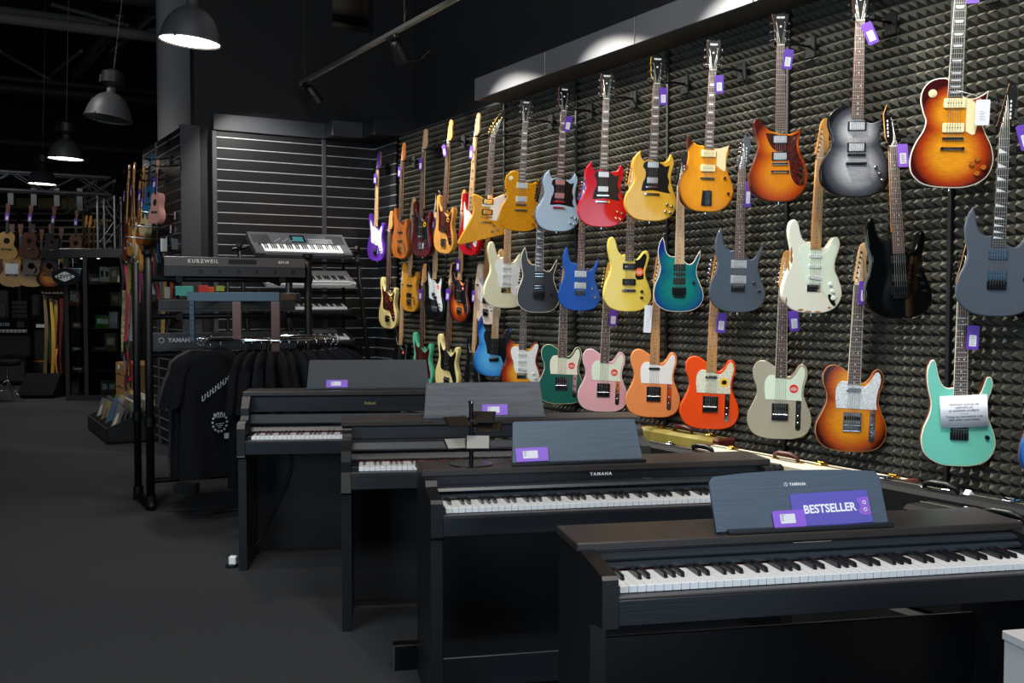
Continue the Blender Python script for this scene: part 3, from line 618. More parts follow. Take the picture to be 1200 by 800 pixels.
guitar('m9', 'strat', (741, 183), (736, 365), DM, 14, 'lemon yellow guitar with small black pickguard and orange round sticker', MID, solid('lemon', '#dcc654'), fb='r',
       guard='jr', guardm=blackpl, pus=(P('p90', 0, .288, blackpl), P('p90', 0, .19, blackpl)), bridge='wrap', knobs=[(.085, .13), (.085, .09)], knob='black', sticker=[(.066, .255, .026, 'orange')])
guitar('m10', 'rg', (798, 180), (795.5, 365), DM, 4, 'teal to dark blue burst pointed guitar', MID, b_teal, side=solid('navy', '#10206a'), fb='p', head='pointed', headm=headblk, neckm=palem,
       pus=(P('hbo', 0, .275, blackpl, blackpl), P('sc', 0, .235, blackpl), P('hbo', 0, .192, blackpl, blackpl)), bridge='floyd', hw=blackhw, knobs=[(.09, .18)], knob='black', bind=bone)
guitar('m11', 'rg', (871, 157), (864, 366), DM, 4, 'slate grey metallic pointed guitar with reddish fretboard', MID, mat('slate_metal', '#4b5662', .28, .3, coat=.3), side=mahog, fb='r', head='pointed', headm=mat('slate_metal', '#4b5662', .28, .3, coat=.3),
       pus=(P('hb', 0, .268, cover), P('hb', 0, .183, cover)), bridge='hard', knobs=[(.085, .165), (.115, .12)])
guitar('m12', 'strat', (963, 138), (952, 367), DM, 22, 'worn white double-cut guitar with mint pickguard and chipped edges', MID, solid('relic', '#dcdccb'), fb='m',
       guard='strat', guardm=mint_pl, pus=whsc(), bridge='trem', knobs=[(.085, .15), (.1, .115), (.105, .08)], knob='white')
guitar('m13', 'rg2', (1044, 122), (1056, 373), DM, 24, 'glossy black guitar with black hardware, below the cherry flame guitar', MID, solid('jet', '#050607', .08), side=solid('jet2', '#0c0d0c', .1), fb='r', head='reverse', headm=headblk,
       pus=(P('hbo', 0, .268, blackpl, blackpl), P('hbo', 0, .183, blackpl, blackpl)), bridge='floyd', hw=blackhw, knobs=[(.09, .19), (.105, .155), (.115, .12)], knob='black')
guitar('m14', 'rg', (1180, 97), (1166, 371), DM, 8, 'matte blue-grey pointed guitar at the right edge of the middle row', MID, mat('matte_slate', '#3a434f', .55), fb='e', head='pointed', headm=headblk,
       pus=(P('hbo', 0, .262, blackpl, mat('steel_blue', '#3c5a70', .3, .5)), P('hbo', 0, .175, blackpl, mat('steel_blue', '#3c5a70', .3, .5))), bridge='hard', hw=blackhw, knobs=[(.11, .16)], knob='black', inlay='shark', bind=None)
# ---- bottom row
guitar('b1', 'jbass', (472, 311), (469, 447), DB+.08, -60, 'black short bass with red sticker, lowest by the slat wall', BOT, solid('black', '#0b0d10'), headm=palem, fb='p', neckm=palem,
       guard='bassj', guardm=blackpl, pus=(P('pb', 0, .22),), bridge='bass', name='bass_guitar', cat='bass guitar', sticker=[(.05, .3, .018, 'red')])
guitar('b2', 'pbass', (496, 309), (494, 452), DB+.08, -50, 'seafoam green bass partly hidden by the rearmost piano music rest', BOT, solid('seafoam', '#5cc4a0'), fb='r',
       guard='bassj', guardm=tort, pus=(P('pb', 0, .22),), bridge='bass', name='bass_guitar', cat='bass guitar')
guitar('b3', 'pbass', (529, 307), (523, 458), DB+.08, -48, 'pale butter-yellow bass with dark pickguard above the second rearmost piano', BOT, solid('butter', '#d8cc8e'), fb='r',
       guard='bassj', guardm=blackpl, pus=(P('pb', 0, .22),), bridge='bass', name='bass_guitar', cat='bass guitar')
guitar('b4', 'jbass', (560, 308), (553, 462), DB+.08, -62, 'black bass hanging left of the sky-blue guitar', BOT, solid('black', '#0b0d10'), fb='p', neckm=palem,
       guard='bassj', guardm=blackpl, pus=(P('jb', 0, .27), P('jb', 0, .18)), bridge='bass', name='bass_guitar', cat='bass guitar')
guitar('b5', 'rg', (584, 292), (578, 441), DB, 6, 'sky-blue guitar with dark blue rim and black pickguard', BOT, b_sky, side=solid('navy', '#10206a'), fb='p', neckm=palem,
       guard='wavy', guardm=blackpl, pus=(P('sc', 0, .275, blackpl), P('sc', 0, .235, blackpl), P('hbo', 0, .19, blackpl, blackpl)), bridge='hard', knobs=[(.085, .165), (.1, .12)], knob='black')
guitar('b6', 'strat', (615, 304), (611, 461), DB, 6, 'black, red and amber sunburst guitar with white pickguard', BOT, b3, side=solid('black', '#0b0d10'), fb='r',
       guard='strat', guardm=white_pl, pus=whsc(), bridge='trem', knobs=[(.085, .15), (.1, .115), (.105, .08)], knob='white')
guitar('b7', 'tele', (662, 305), (657, 473), DB, 4, 'dark green single-cut guitar with cream pickguard and red sticker', BOT, solid('sherwood', '#1f5c52'), fb='r', head='telehead',
       guard='tele', guardm=mat('parchment', '#dedfc8', .35), bridge='tele', sticker=[(.066, .26, .022, 'red')], bind=cream_pl, round_=.002)
guitar('b8', 'tele', (713, 306), (706, 482), DB, 4, 'pastel pink single-cut guitar with pale mint pickguard and red sticker', BOT, solid('pink', '#d9a5ad'), fb='r', head='telehead',
       guard='tele', guardm=mint_pl, bridge='tele', sticker=[(.066, .255, .022, 'red')], bind=pearl, round_=.002)
guitar('b9', 'tele', (771, 296), (765, 489), DB, 4, 'peach orange single-cut guitar with white pickguard', BOT, solid('peach', '#e08a50'), fb='m', head='telehead',
       guard='tele', guardm=white_pl, pus=(P('lip', 0, .288, chrome),), bridge='tele', round_=.005)
guitar('b10', 'tele', (839, 296), (831, 503), DB, 5, 'vivid red-orange single-cut guitar with pearly pickguard and yellow sticker', BOT, solid('fiesta', '#dd4a18'), fb='m', neckm=maple, head='telehead',
       guard='tele', guardm=mat('aged_pearl', '#dcdcc6', .3, col2='#bfc2ac', bscale=(90, 90, 90)), pus=(P('lip', 0, .288, chrome),), bridge='tele', sticker=[(.07, .262, .024, 'yellow')], round_=.005)
guitar('b11', 'tele', (919, 293), (913, 514), DB, 4, 'champagne silver single-cut guitar with pale mint pickguard and red sticker', BOT, mat('champagne', '#b5b09a', .25, .25, coat=.12, spec=.35), side=solid('orangeside', '#8a4a20'), fb='r', head='telehead',
       guard='tele', guardm=mint_pl, bridge='tele', sticker=[(.066, .26, .022, 'red')], bind=mat('champagne', '#b5b09a', .25, .25), round_=.002)
guitar('b12', 'tele', (1009, 284), (996.5, 529), DB, 12, 'amber flame burst single-cut guitar with white pearl pickguard', BOT, b_tel, side=solid('oxblood', '#3e0a0c'), fb='r', head='telehead', neckm=palem,
       guard='tele', guardm=pearl, pus=(P('lip', 0, .288, chrome),), bridge='tele', bind=mat('tan_edge', '#a8743c', .4), round_=.002)
guitar('b13', 'rg2', (1130, 284), (1123, 546), DB, 14, 'mint turquoise guitar with a white paper notice taped to it', BOT, solid('mint', '#6cc6b0', .35), side=mahog, fb='r', head='pointed', headm=headblk,
       pus=(P('hbo', 0, .268, blackpl, blackpl), P('hbo', 0, .172, blackpl, blackpl)), bridge='hard', hw=blackhw, knobs=[(.115, .13)], knob='black', bind=bone)
guitar('b14', 'strat', (1252, 276), (1246, 566), DB, 10, 'blue-edged guitar barely showing at the right edge of the photo', BOT, b_sky, side=mahog, fb='r', guard='strat', guardm=pearl, pus=whsc(), knobs=[(.085, .15)])
for k_ in ('m12', 'm6'):
    g, M, s = GUITARS[k_]
    jp = obj('jack_plate', MB().plate(spline([(7.6, 9.6), (8.8, 10), (11.2, 6.6), (12, 4.4), (10.8, 4), (8.6, 6.4)]), -.003, .001, .001), chrome, g)
    obj('jack_socket', MB().cyl((.1, -.004, .068), (.1, -.002, .068), .006, n=12), blackpl, jp)
# chipped edges of the worn white guitar
g, M, s = GUITARS['m12']
chip = MB()
for x, z, w, h in ((-.125, .305, .006, .03), (-.122, .27, .008, .022), (-.135, .23, .005, .02), (-.06, .016, .02, .006), (-.02, .008, .024, .005), (.03, .008, .02, .005), (.09, .03, .012, .006), (-.14, .06, .006, .02)):
    chip.plate(spline([(100*(x-w), 100*z), (100*x, 100*(z-h*.9)), (100*(x+w*.7), 100*(z+h*.2)), (100*(x-w*.2), 100*(z+h))]), -.0009, .004)
obj('bare_wood_chips', chip, mat('bare_wood', '#9a6a3a', .7), g)
# ---- the paper notice on the mint guitar
paper = mat('paper', '#dcdfe6', .6)
ink = mat('ink', '#2b2d33', .6)
g, M, s = GUITARS['b13']
nt = thing('paper_notice', 'white printed paper notice taped across the mint turquoise guitar', 'paper notice', M=M @ T(.012, -.021, .245) @ R(-4, 'Y'))
pm = MB(); n = 10
for i in range(n):
    x0 = -.098+.196*i/n; x1 = -.098+.196*(i+1)/n; y = lambda x: -.002*math.cos(x/.098*1.4)
    pm.add([(x0, y(x0), -.07), (x1, y(x1), -.07), (x1, y(x1), .07), (x0, y(x0), .07), (x0, y(x0)+.0008, -.07), (x1, y(x1)+.0008, -.07), (x1, y(x1)+.0008, .07), (x0, y(x0)+.0008, .07)],
           [(0, 1, 2, 3), (7, 6, 5, 4), (0, 4, 5, 1), (3, 2, 6, 7)], 0, True)
obj('sheet', pm, paper, nt)
text('lettering', 'Vystavené nástroje lze\nvyzkoušet jen\nse souhlasem prodejce.\n--------\nTrying out instruments only\nwith seller\'s permission.', .0135, ink, nt, T(0, -.0045, -.002), .0002)
# ---- price tags
violet = mat('violet_card', '#5a2fa8', .45)
violet2 = mat('lilac_card', '#8a5fd0', .45)
label_w = mat('label_paper', '#d9dbe2', .5)
def tag_mesh(c, w=.05, h=.11):
    m = MB().plate(rrect(-w/2, w/2, -h, 0, .006), 0, .0012)
    return m
def price_tag(key, x, z, rot, label, w=.05, h=.105, card=violet, white=False, dy=-.03):
    g, M, s = GUITARS[key]
    t = thing('price_tag', label, 'price tag', group='tags hanging from the guitars', M=M @ T(x, dy, z) @ R(rot, 'Y'))
    obj('card', tag_mesh(card, w, h), label_w if white else card, t)
    lb = MB().plate(rrect(-w*.28, w*.3, -h*.86, -h*.4, .002), -.0006, 0)
    lo = obj('label', lb, label_w if not white else paper, t)
    mk = MB()
    for i in range(6): mk.box(-w*.2, w*(.22 if i % 2 else .1), -.0011, -.0006, -h*(.46+.065*i)-.0012, -h*(.46+.065*i))
    obj('printing', mk, ink, lo)
    obj('string', MB().tube([(0, .0006, -.006), (-x*.3, .004, .02), (-x, -dy*.7, .045)], .0008, n=5), label_w if white else blackpl, t)
TG = [('t1', .0, .93, 3, 'narrow purple price tag on the purple bass'), ('t2', .0, .93, 4, 'purple price tag on the orange-brown bass'),
 ('t3', .0, .9, 2, 'purple price tag on the dark red bass'), ('t4', -.04, .95, -24, 'tilted purple price tag on the natural wood bass'),
 ('t5', .0, .9, 3, 'narrow purple price tag on the red bass'), ('t8', .035, .8, 8, 'purple price tag on the pale blue guitar'),
 ('t10', .035, .81, -3, 'purple price tag on the mustard yellow guitar'), ('t11', .035, .79, -4, 'dark purple price tag on the honey guitar'),
 ('t12', .04, .8, 8, 'purple price tag on the orange-red burst guitar'), ('t13', .02, .81, -24, 'purple price tag tilted left on the smoky black guitar'),
 ('m3', .0, .93, 1, 'purple price tag on the black bass with the pearly pickguard'), ('m2', .0, .88, 2, 'purple price tag on the honey-coloured bass'),
 ('m4', .0, .56, 0, 'purple price tag low on the neck of the sunburst bass'),
 ('m13', .03, .79, -1, 'bright purple price tag on the glossy black guitar'), ('m14', .06, .8, -16, 'purple price tag tilted on the blue-grey guitar'),
 ('b3', .0, .93, 2, 'purple price tag on the butter-yellow bass'), ('b4', .0, .93, 1, 'narrow purple price tag on the black bass left of the sky-blue guitar'),
 ('b12', .02, .79, 0, 'purple price tag on the flame burst guitar with pearl pickguard'), ('b2', -.0, .93, 3, 'small purple price tag on the seafoam bass'),
 ('t14', .04, .86, -3, 'lilac price tag high on the cherry flame guitar'), ('b8', .045, .66, 2, 'purple price tag beside the pink guitar neck'),
 ('b10', .045, .64, 4, 'purple price tag beside the red-orange guitar neck'), ('b11', .05, .66, -6, 'purple price tag behind the worn white guitar'), ('b13', .04, .62, 2, 'purple tag beside the mint guitar neck')]
for k, x, z, r, lb in TG: price_tag(k, x, z, r, lb, card=violet2 if k in ('t14', 'm13') else violet)
price_tag('t14', .105, .36, 0, 'white paper price tag hanging on the cherry flame guitar', w=.055, h=.105, white=True, dy=-.04)
price_tag('b9', -.045, .66, 2, 'white paper tag between the lemon yellow and teal guitars', w=.045, h=.16, white=True, dy=-.03)
price_tag('m11', .035, .72, 0, 'slim purple maker card beside the slate grey guitar neck', w=.035, h=.14, dy=-.03)
# ---- hangers
plate_m = mat('hanger_plate', '#121314', .8, spec=.15)
def hanger(key, i):
    g, M, s = GUITARS[key]
    nutz = CFG_KEY[key]
    p = M @ Vector((0, .007, nutz+.012)); base = p + N*(4.175-p.dot(N)); base.z = p.z+.01
    h = thing('guitar_hanger', HL[i], 'guitar hanger', group='guitar hangers on the foam wall', loc=base, rotz=ROT_WALL)
    obj('wall_plate', MB().box(-.035, .035, -.06, -.045, -.06, .05, 0, .004).cyl((0, -.062, -.045), (0, -.058, -.045), .006, n=8, mi=1).cyl((0, -.062, .035), (0, -.058, .035), .006, n=8, mi=1).box(-.012, .012, -.06, -.003, -.012, .012), [plate_m, chrome], h)
    L = Matrix.Rotation(-ROT_WALL, 3, 'Z') @ (p-base)
    obj('arm', MB().tube([(0, -.05, 0), (L.x*.5, L.y*.5-.02, .0), (L.x, L.y+.045, -.01)], .007, n=8), blackhw, h)
    X = Matrix.Rotation(-ROT_WALL, 3, 'Z') @ (M.to_3x3() @ Vector((1, 0, 0))).normalized(); Yv = Matrix.Rotation(-ROT_WALL, 3, 'Z') @ (M.to_3x3() @ Vector((0, 1, 0))).normalized()
    c = L
    pts = [c-Yv*.03+X*.032, c+X*.03, c+Yv*.03+X*.014, c+Yv*.034, c+Yv*.03-X*.014, c-X*.03, c-Yv*.03-X*.032]
    obj('yoke', MB().tube(pts, .0065, n=8), blackpl, h)
CFG_KEY = {}
for k, (g, M, s) in GUITARS.items():
    pass
BK = dict(t1='pbass', t2='jbass', t3='pbass', t4='pbass', t5='pbass', t6='explorer', t7='lp', t8='sg', t9='sg', t10='sg', t11='revstar', t12='guild', t13='eclipse', t14='lp',
 m1='pbass', m2='pbass', m3='jbass', m4='jbass', m5='jbass', m6='strat', m7='rg', m8='rg', m9='strat', m10='rg', m11='rg', m12='strat', m13='rg', m14='rg',
 b1='jbass', b2='pbass', b3='pbass', b4='jbass', b5='rg', b6='strat', b7='tele', b8='tele', b9='tele', b10='tele', b11='tele', b12='tele', b13='rg', b14='strat')
for k, b in BK.items(): CFG_KEY[k] = CFG[b][1]+CFG[b][2]
HL = {}
for k in GUITARS:
    row = {'t': 'top', 'm': 'middle', 'b': 'bottom'}[k[0]]
    HL[k] = 'black hanger holding the ' + GUITARS[k][0]['label'].split(' with ')[0].split(', ')[0].split(' hanging ')[0].split(' partly ')[0].split(' behind ')[0].split(' barely ')[0].split(' half ')[0].split(' below ')[0].split(' beside ')[0]
HL.update(t9='black wall hanger holding the bright red guitar', t6='black wall hanger holding the angular yellow guitar', m9='black wall hanger holding the lemon yellow guitar',
 m3='black wall hanger holding the black bass of the middle row', b1='black wall hanger holding the lowest black bass by the slat wall', b4='black wall hanger of the black bass left of the sky-blue guitar', m4='black wall hanger holding the sunburst bass')
for k in GUITARS: hanger(k, k)
# ================================================================== foam panels
foam = mat('acoustic_foam', '#4d4c45', .95, bump=.5, bscale=(900, 900, 900), spec=.12)
def foam_mesh():
    m = MB(); n = 20; p = .05
    m.box(0, 1, -.012, 0, 0, 1)
    for i in range(n):
        for j in range(n):
            x0 = i*p; z0 = j*p; h = .05
            m.add([(x0, -.012, z0), (x0+p, -.012, z0), (x0+p, -.012, z0+p), (x0, -.012, z0+p), (x0+p/2, -.012-h, z0+p/2)],
                  [(0, 1, 4), (1, 2, 4), (2, 3, 4), (3, 0, 4)])
    return m.mesh('acoustic_foam_panel', foam)
fm = foam_mesh()
rows = ['lowest', 'middle', 'top']
colw = ['in the column touching the slat wall', 'second column from the slat wall', 'third column from the slat wall', 'fourth column from the slat wall', 'fifth column from the slat wall', 'sixth column from the slat wall', 'second column from the right edge', 'in the column at the right edge']
for c in range(8):
    for r in range(3):
        o = obj('acoustic_foam_panel', fm, None, loc=W(-9.18+1.02*c, 4.2, .03+r*1.0), rotz=ROT_WALL)
        tag(o, 'dark grey pyramid foam panel, %s row, %s' % (rows[r], colw[c]), 'foam panel', 'pyramid foam panels on the guitar wall')
for c in range(1, 8):
    st = obj('wall_rail', MB().box(-.009, .009, -.05, 0, 0, 3.03, 0, .002), mat('rail_metal', '#2b2c2e', .5, .6), loc=W(-9.18+1.02*c-.01, 4.2, .0), rotz=ROT_WALL)
    tag(st, 'dark vertical metal rail between foam panels, %s rail counted from the slat wall' % ['first', 'second', 'third', 'fourth', 'fifth', 'sixth', 'seventh'][c-1], 'wall rail', 'rails between the foam panels')
# ================================================================== the room
carpet = mat('carpet', '#3a3c3f', .95, bump=1.0, bscale=(170, 170, 170), vary=.4, spec=.15, detail=6)
wallblack = mat('black_wall', '#0c0e11', .75, bump=.1, bscale=(30, 30, 30))
walldark = mat('charcoal_wall', '#26272a', .8)
brownw = mat('brown_wall', '#241c14', .9)
ceilm = mat('ceiling', '#15120f', .95, vary=.3, bscale=(2, 2, 2))
struct('floor', MB().box(-16, 9, -5, 24, -.05, 0), carpet)
struct('ceiling', MB().box(-16, 9, -5, 24, 5.8, 5.9), ceilm)
struct('wall_back', MB().box(-16, 3, 21.5, 21.7, 0, 5.8), brownw)
struct('wall_left', MB().box(-15.2, -15, -5, 21.5, 0, 5.8), brownw)
struct('wall_front', MB().box(-16, 9, -4.8, -4.6, 0, 5.8), walldark)
struct('wall_right', MB().box(-10.3, 5, 0, .2, 0, 3.03).box(-10.3, 5, .42, .62, 0, 5.8), mat('right_wall', '#1d1e20', .8), loc=W(0, 4.2, 0), rotz=ROT_WALL)
struct('trim_1', MB().box(-9.75, 5, -.03, .42, 3.03, 3.05), mat('ledge', '#2c2d2f', .6), loc=W(0, 4.2, 0), rotz=ROT_WALL)
bw = MB()   # wall the slat panels stand against, with an opening high up
bw.box(-1.78, -.42, .06, .2, 0, 5.8).box(-.42, .02, .06, .2, 0, 4.15).box(.02, .62, .06, .2, 0, 5.8)
# x measured from the corner towards the right
struct('wall_slat', bw, wallblack, loc=CORNER, rotz=ROT_BACK)
# column
tag(obj('round_column', MB().cyl((0, 0, 0), (0, 0, 5.8), .245, n=40), mat('column_paint', '#949190', .7), loc=(-3.86, 12.05, 0)), 'tall round grey column rising behind the ukulele wall', 'column', kind='structure')
# ceiling steel
steel = mat('ceiling_steel', '#66605a', .7)
def gbeam(px, py, z, w=.1, h=.16, a=-2.5, b=14):
    p = on_floor(px, py, z); m = MB(); m.box(-w/2, w/2, -a*-1, b, -h/2, -h/2+.02).box(-w/2, w/2, a, b, h/2-.02, h/2).box(-.008, .008, a, b, -h/2, h/2)
    o = obj('ceiling_beam', m, steel, loc=p, rotz=A_WALL); o['kind'] = 'structure'
gbeam(100, 75, 5.2, .1, .12, -3, 9); gbeam(165, 30, 5.4, .08, .1, -2, 6)
def sbar(px, py, z, L0, L1, r, name='ceiling_pipe', m=steel):
    p = on_floor(px, py, z); o = obj(name, MB().cyl((L0, 0, 0), (L1, 0, 0), r, n=12), m, loc=p, rotz=ROT_BACK); o['kind'] = 'structure'
sbar(90, 32, 5.0, -6, 2.2, .07); sbar(100, 24, 5.3, -6, 5, .05)
sbar(60, 97, 5.0, -9, 5, .09, m=mat('pipe_black', '#0d0c0b', .6)); sbar(60, 108, 4.8, -9, 6, .12, m=mat('pipe_black', '#0d0c0b', .6)); sbar(90, 172, 4.4, -8, 6, .06, m=mat('pipe_tan', '#3a3024', .7)); sbar(300, 12, 5.3, -3, 5, .16, m=mat('duct_grey', '#3a3b3c', .6)); sbar(415, 8, 5.0, -1, 1.2, .12, m=mat('duct_tan', '#8a8270', .6)); sbar(390, 28, 4.9, -.6, .8, .06, m=mat('duct_tan', '#8a8270', .6))
for a_, b_ in (((60, 5, 5.3), (150, 30, 5.2)), ((20, 120, 5.1), (95, 60, 5.2)), ((130, 60, 5.2), (180, 20, 5.3)), ((0, 60, 5.2), (70, 100, 5.0))):
    o_ = obj('ceiling_pipe', MB().cyl(on_floor(*a_), on_floor(*b_), .03, n=8), steel); o_['kind'] = 'structure'
# ------------------------------------------------------------------ canopies
can = mat('canopy_grey', '#4b4d52', .42, vary=.1, bscale=(40, 40, 40))
cd = mat('canopy_dark', '#2f3238', .4)
ca = thing('lit_canopy', 'long grey box canopy over the guitars at the right, with panel seams', 'canopy', W(-7.13, 3.88, 3.01), ROT_WALL)
for i in range(6):
    obj('fascia_panel', MB().box(.003+1.02*i, 1.017+1.02*i, 0, .02, 0, .165, 0, .002), can, ca)
obj('underside', MB().box(0, 6.12, .02, .31, 0, .012), mat('canopy_under', '#3a3936', .6), ca)
obj('end_cap', MB().box(-.004, 0, 0, .31, 0, .165), can, ca)
cb = thing('slat_wall_canopy', 'dark stepped box canopy above the slat wall', 'canopy', CORNER, ROT_BACK)
obj('fascia_panel', MB().box(-1.63, -.549, -.045, -.0, 3.035, 3.185, 0, .002), cd, cb)
obj('fascia_panel', MB().box(-.549, -.234, -.264, -.0, 3.035, 3.185, 0, .003), cd, cb)
obj('fascia_panel', MB().box(-.234, .45, -.55, -.0, 3.035, 3.185, 0, .003), mat('canopy_darker', '#1c1e22', .45), cb)
# ------------------------------------------------------------------ slat walls
slat_m = mat('slat_board', '#101216', .36, bump=.06, bscale=(50, 50, 50))
stripm = mat('groove_strip_metal', '#d0d3d8', .36, .75)
alu = mat('groove_aluminium', '#b4b7bd', .28, 1.0)
postm = mat('slat_post', '#3b3d42', .4)
def slatwall(label, x0, x1, loc, rot, posts=(), z1=3.03):
    t = thing('slat_wall_panel', label, 'slat wall panel', loc, rot, group='slat wall panels')
    w = x1-x0
    sm = cached(('slat', round(w, 3)), lambda: MB().box(0, w, -.02, 0, .012, .1, 0, .003).mesh('slat', slat_m))
    gm = cached(('groove', round(w, 3)), lambda: MB().box(0, w, -.02, 0, .002, .009).mesh('groove_strip', stripm))
    for i in range(30):
        z = z1-.062-.1*i
        if z < .05: break
        if i: obj('slat', sm, None, t, loc=(x0, 0, z))
        obj('groove_strip', gm, None, t, loc=(x0, 0, z))
    obj('slat', MB().box(x0, x1, -.02, 0, z1-.05, z1), slat_m, t)
    for p in posts: obj('post', MB().box(p-.022, p+.022, -.03, 0, 0, z1, 0, .004), postm, t)
    return t
slatwall('wide slat wall section with bright metal grooves behind the keyboards', -1.6, -.571, CORNER, ROT_BACK, (-1.62, -.549))
slatwall('narrow slat wall section in the corner by the purple bass', -.527, 0, CORNER, ROT_BACK)
slatwall('short slat wall section turned along the guitar wall', -9.76, -9.2, W(0, 4.15, 0), ROT_WALL)
slatwall('oblique slat wall where the pink and blue ukuleles hang', -11.43, -9.72, W(0, 2.236, 0), ROT_WALL, (-10.75,))
tag(obj('wall_end_panel', MB().box(-.02, .16, -.01, .03, 0, 3.06, 0, .003).box(0.02, .16, .03, 1.7, 0, 3.05), mat('end_panel', '#2a2c32', .55), loc=W(-9.72, 2.236, 0), rotz=ROT_BACK), 'plain dark grey end panel closing the oblique ukulele wall', 'wall end panel', kind='structure')
# ------------------------------------------------------------------ track light
trm = mat('track_grey', '#6a6a68', .4, .4)
te = on_floor(352, 98, 3.5)
tk = thing('lighting_track', 'long thin suspended lighting track running towards the viewer', 'lighting track', te, ROT_WALL)
obj('rail', MB().box(0, 9.5, -.018, .018, -.017, .017, 0, .002).box(0, 9.5, -.012, .012, -.0175, -.017, 1), [trm, mat('track_slot', '#c0b9a0', .5)], tk)
for x in (.12, 2.35, 4.6):
    obj('suspension_wire', MB().cyl((x, 0, .017), (x, 0, 2.3), .003, n=5).cyl((x, 0, .017), (x+.03, 0, .12), .003, n=5), mat('wire', '#3a3a38', .5, .5), tk)
sp_m = mat('spot_black', '#141416', .45)
def spot(dx, label, i):
    p = te + (-G)*dx; p.z = 3.5
    t = thing('track_spotlight', label, 'spotlight', p, ROT_WALL, group='spotlights on the track')
    obj('track_adapter', MB().box(-.06, .1, -.02, .02, -.05, -.018, 0, .006), sp_m, t)
    hd = obj('lamp_head', MB().lathe([(.0, .0), (.035, 0), (.045, -.02), (.062, -.17), (.062, -.18), (.054, -.18), (.05, -.15), (0, -.14)], 24), sp_m, t, M=T(.03, .01, -.055) @ R(38, 'X') @ R(20 if i else 4, 'Y'))
    obj('lens', MB().lathe([(.0, -.15), (.05, -.15)], 20), mat('spot_lens', '#fff4e0', .3, emit='#fff1dc', estr=1.5), hd)
    if i: obj('cable', MB().tube([(.1, .02, -.04), (.2, -.05, -.16), (.42, -.1, -.3), (.7, -.1, -.36), (.8, -.06, -.3)], .004, n=5), blackpl, t)
    else: obj('cable', MB().tube([(.06, 0, -.03), (.25, .02, -.15), (.35, .02, -.2), (.3, 0, -.21), (.1, 0, -.15)], .003, n=5), blackpl, t)
    return p
sp1 = spot(.15, 'black spotlight at the far tip of the lighting track', 0)
x2 = on_floor(473, 42, 3.5); sp2 = spot((x2-te).length, 'black spotlight halfway along the lighting track with dangling cable', 1)
# ------------------------------------------------------------------ pendant lamps
shade_m = mat('lamp_shade_grey', '#55565a', .5, .3, bump=.2, bscale=(60, 60, 2))
lens_on = mat('lamp_glow', '#ffffff', .4, emit='#fff6e6', estr=9)
lens_off = mat('lamp_glass_off', '#3a3a38', .2, .4)
hous = mat('lamp_housing', '#1d1d1f', .5)
def pendant(px, py, Y, r, lit, label, tilt=(0, 0)):
    p = at(px, py, Y)
    t = thing('pendant_lamp', label, 'pendant lamp', group='industrial pendant lamps', M=Matrix.Translation(p) @ R(tilt[0], 'Y') @ R(tilt[1], 'X'))
    k = r/.21
    prof = [(.212, 0), (.208, .012), (.2, .05), (.185, .1), (.158, .155), (.12, .2), (.078, .228), (.045, .238), (.04, .29)]
    obj('shade', MB().lathe([(a*k, z*k) for a, z in prof], 40).lathe([(a*k*.97, z*k) for a, z in prof[::-1]], 40), shade_m if not lit or r < .2 else mat('lamp_shade_dark', '#3a3b3e', .5, .2), t)
    obj('rim_ring', MB().tube([(.212*k*math.cos(a*PI/16), .212*k*math.sin(a*PI/16), 0) for a in range(32)], .006, n=6, closed=True), trm, t)
    for a in (20, 140, 260): obj('clip', MB().box(-.008, .008, -.006, .01, -.012, .014, 0, .002), hous, t, M=R(a, 'Z') @ T(.212*k, 0, 0) @ R(90, 'Z'))
    obj('glass', MB().lathe([(0, .006), (.205*k, .006)], 40), lens_on if lit else lens_off, t)
    obj('ballast_housing', MB().cyl((0, 0, .29*k), (0, 0, .33*k), .05*k, .09*k, n=16).cyl((0, 0, .33*k), (0, 0, .43*k), .1*k, n=20).cyl((0, 0, .43*k), (0, 0, .46*k), .1*k, .04*k, n=16).box(-.11*k, -.08*k, -.03, .03, .33*k, .4*k), hous, t)
    ch = MB(); z = .46*k
    for i in range(14):
        Mx = T(0, 0, z+.02*i) @ R(90*(i % 2), 'Z')
        ch.tube([(.006*math.cos(a), 0, .012*math.sin(a)) for a in [j*PI/4 for j in range(8)]], .0018, n=4, closed=True, M=Mx)
    ch.cyl((0, 0, z+.28), (0, 0, 5.75-p.z), .004, n=6); obj('chain', ch, trm, t)
    if lit:
        l = bpy.data.lights.new('pendant_light', 'SPOT'); l.energy = 120*k; l.spot_size = math.radians(120); l.spot_blend = .6; l.shadow_soft_size = .18; l.color = (1, .93, .82)
        lo = bpy.data.objects.new('pendant_light', l); COL.objects.link(lo); lo.location = p + Vector((0, 0, -.03))
pendant(222.5, 49, 7.2, .208, True, 'largest lit grey pendant lamp at the top of the photo', (5, 0))
pendant(126.5, 139, 9.55, .208, False, 'unlit ribbed grey pendant lamp on a chain', (6, -4))
pendant(77, 186, 12.4, .205, True, 'lit pendant lamp hanging above the metal truss, lower left of the unlit one', (2, 0))
pendant(49.5, 215.5, 15.0, .2, True, 'smallest lit pendant lamp seen through the metal truss', (2, 0))
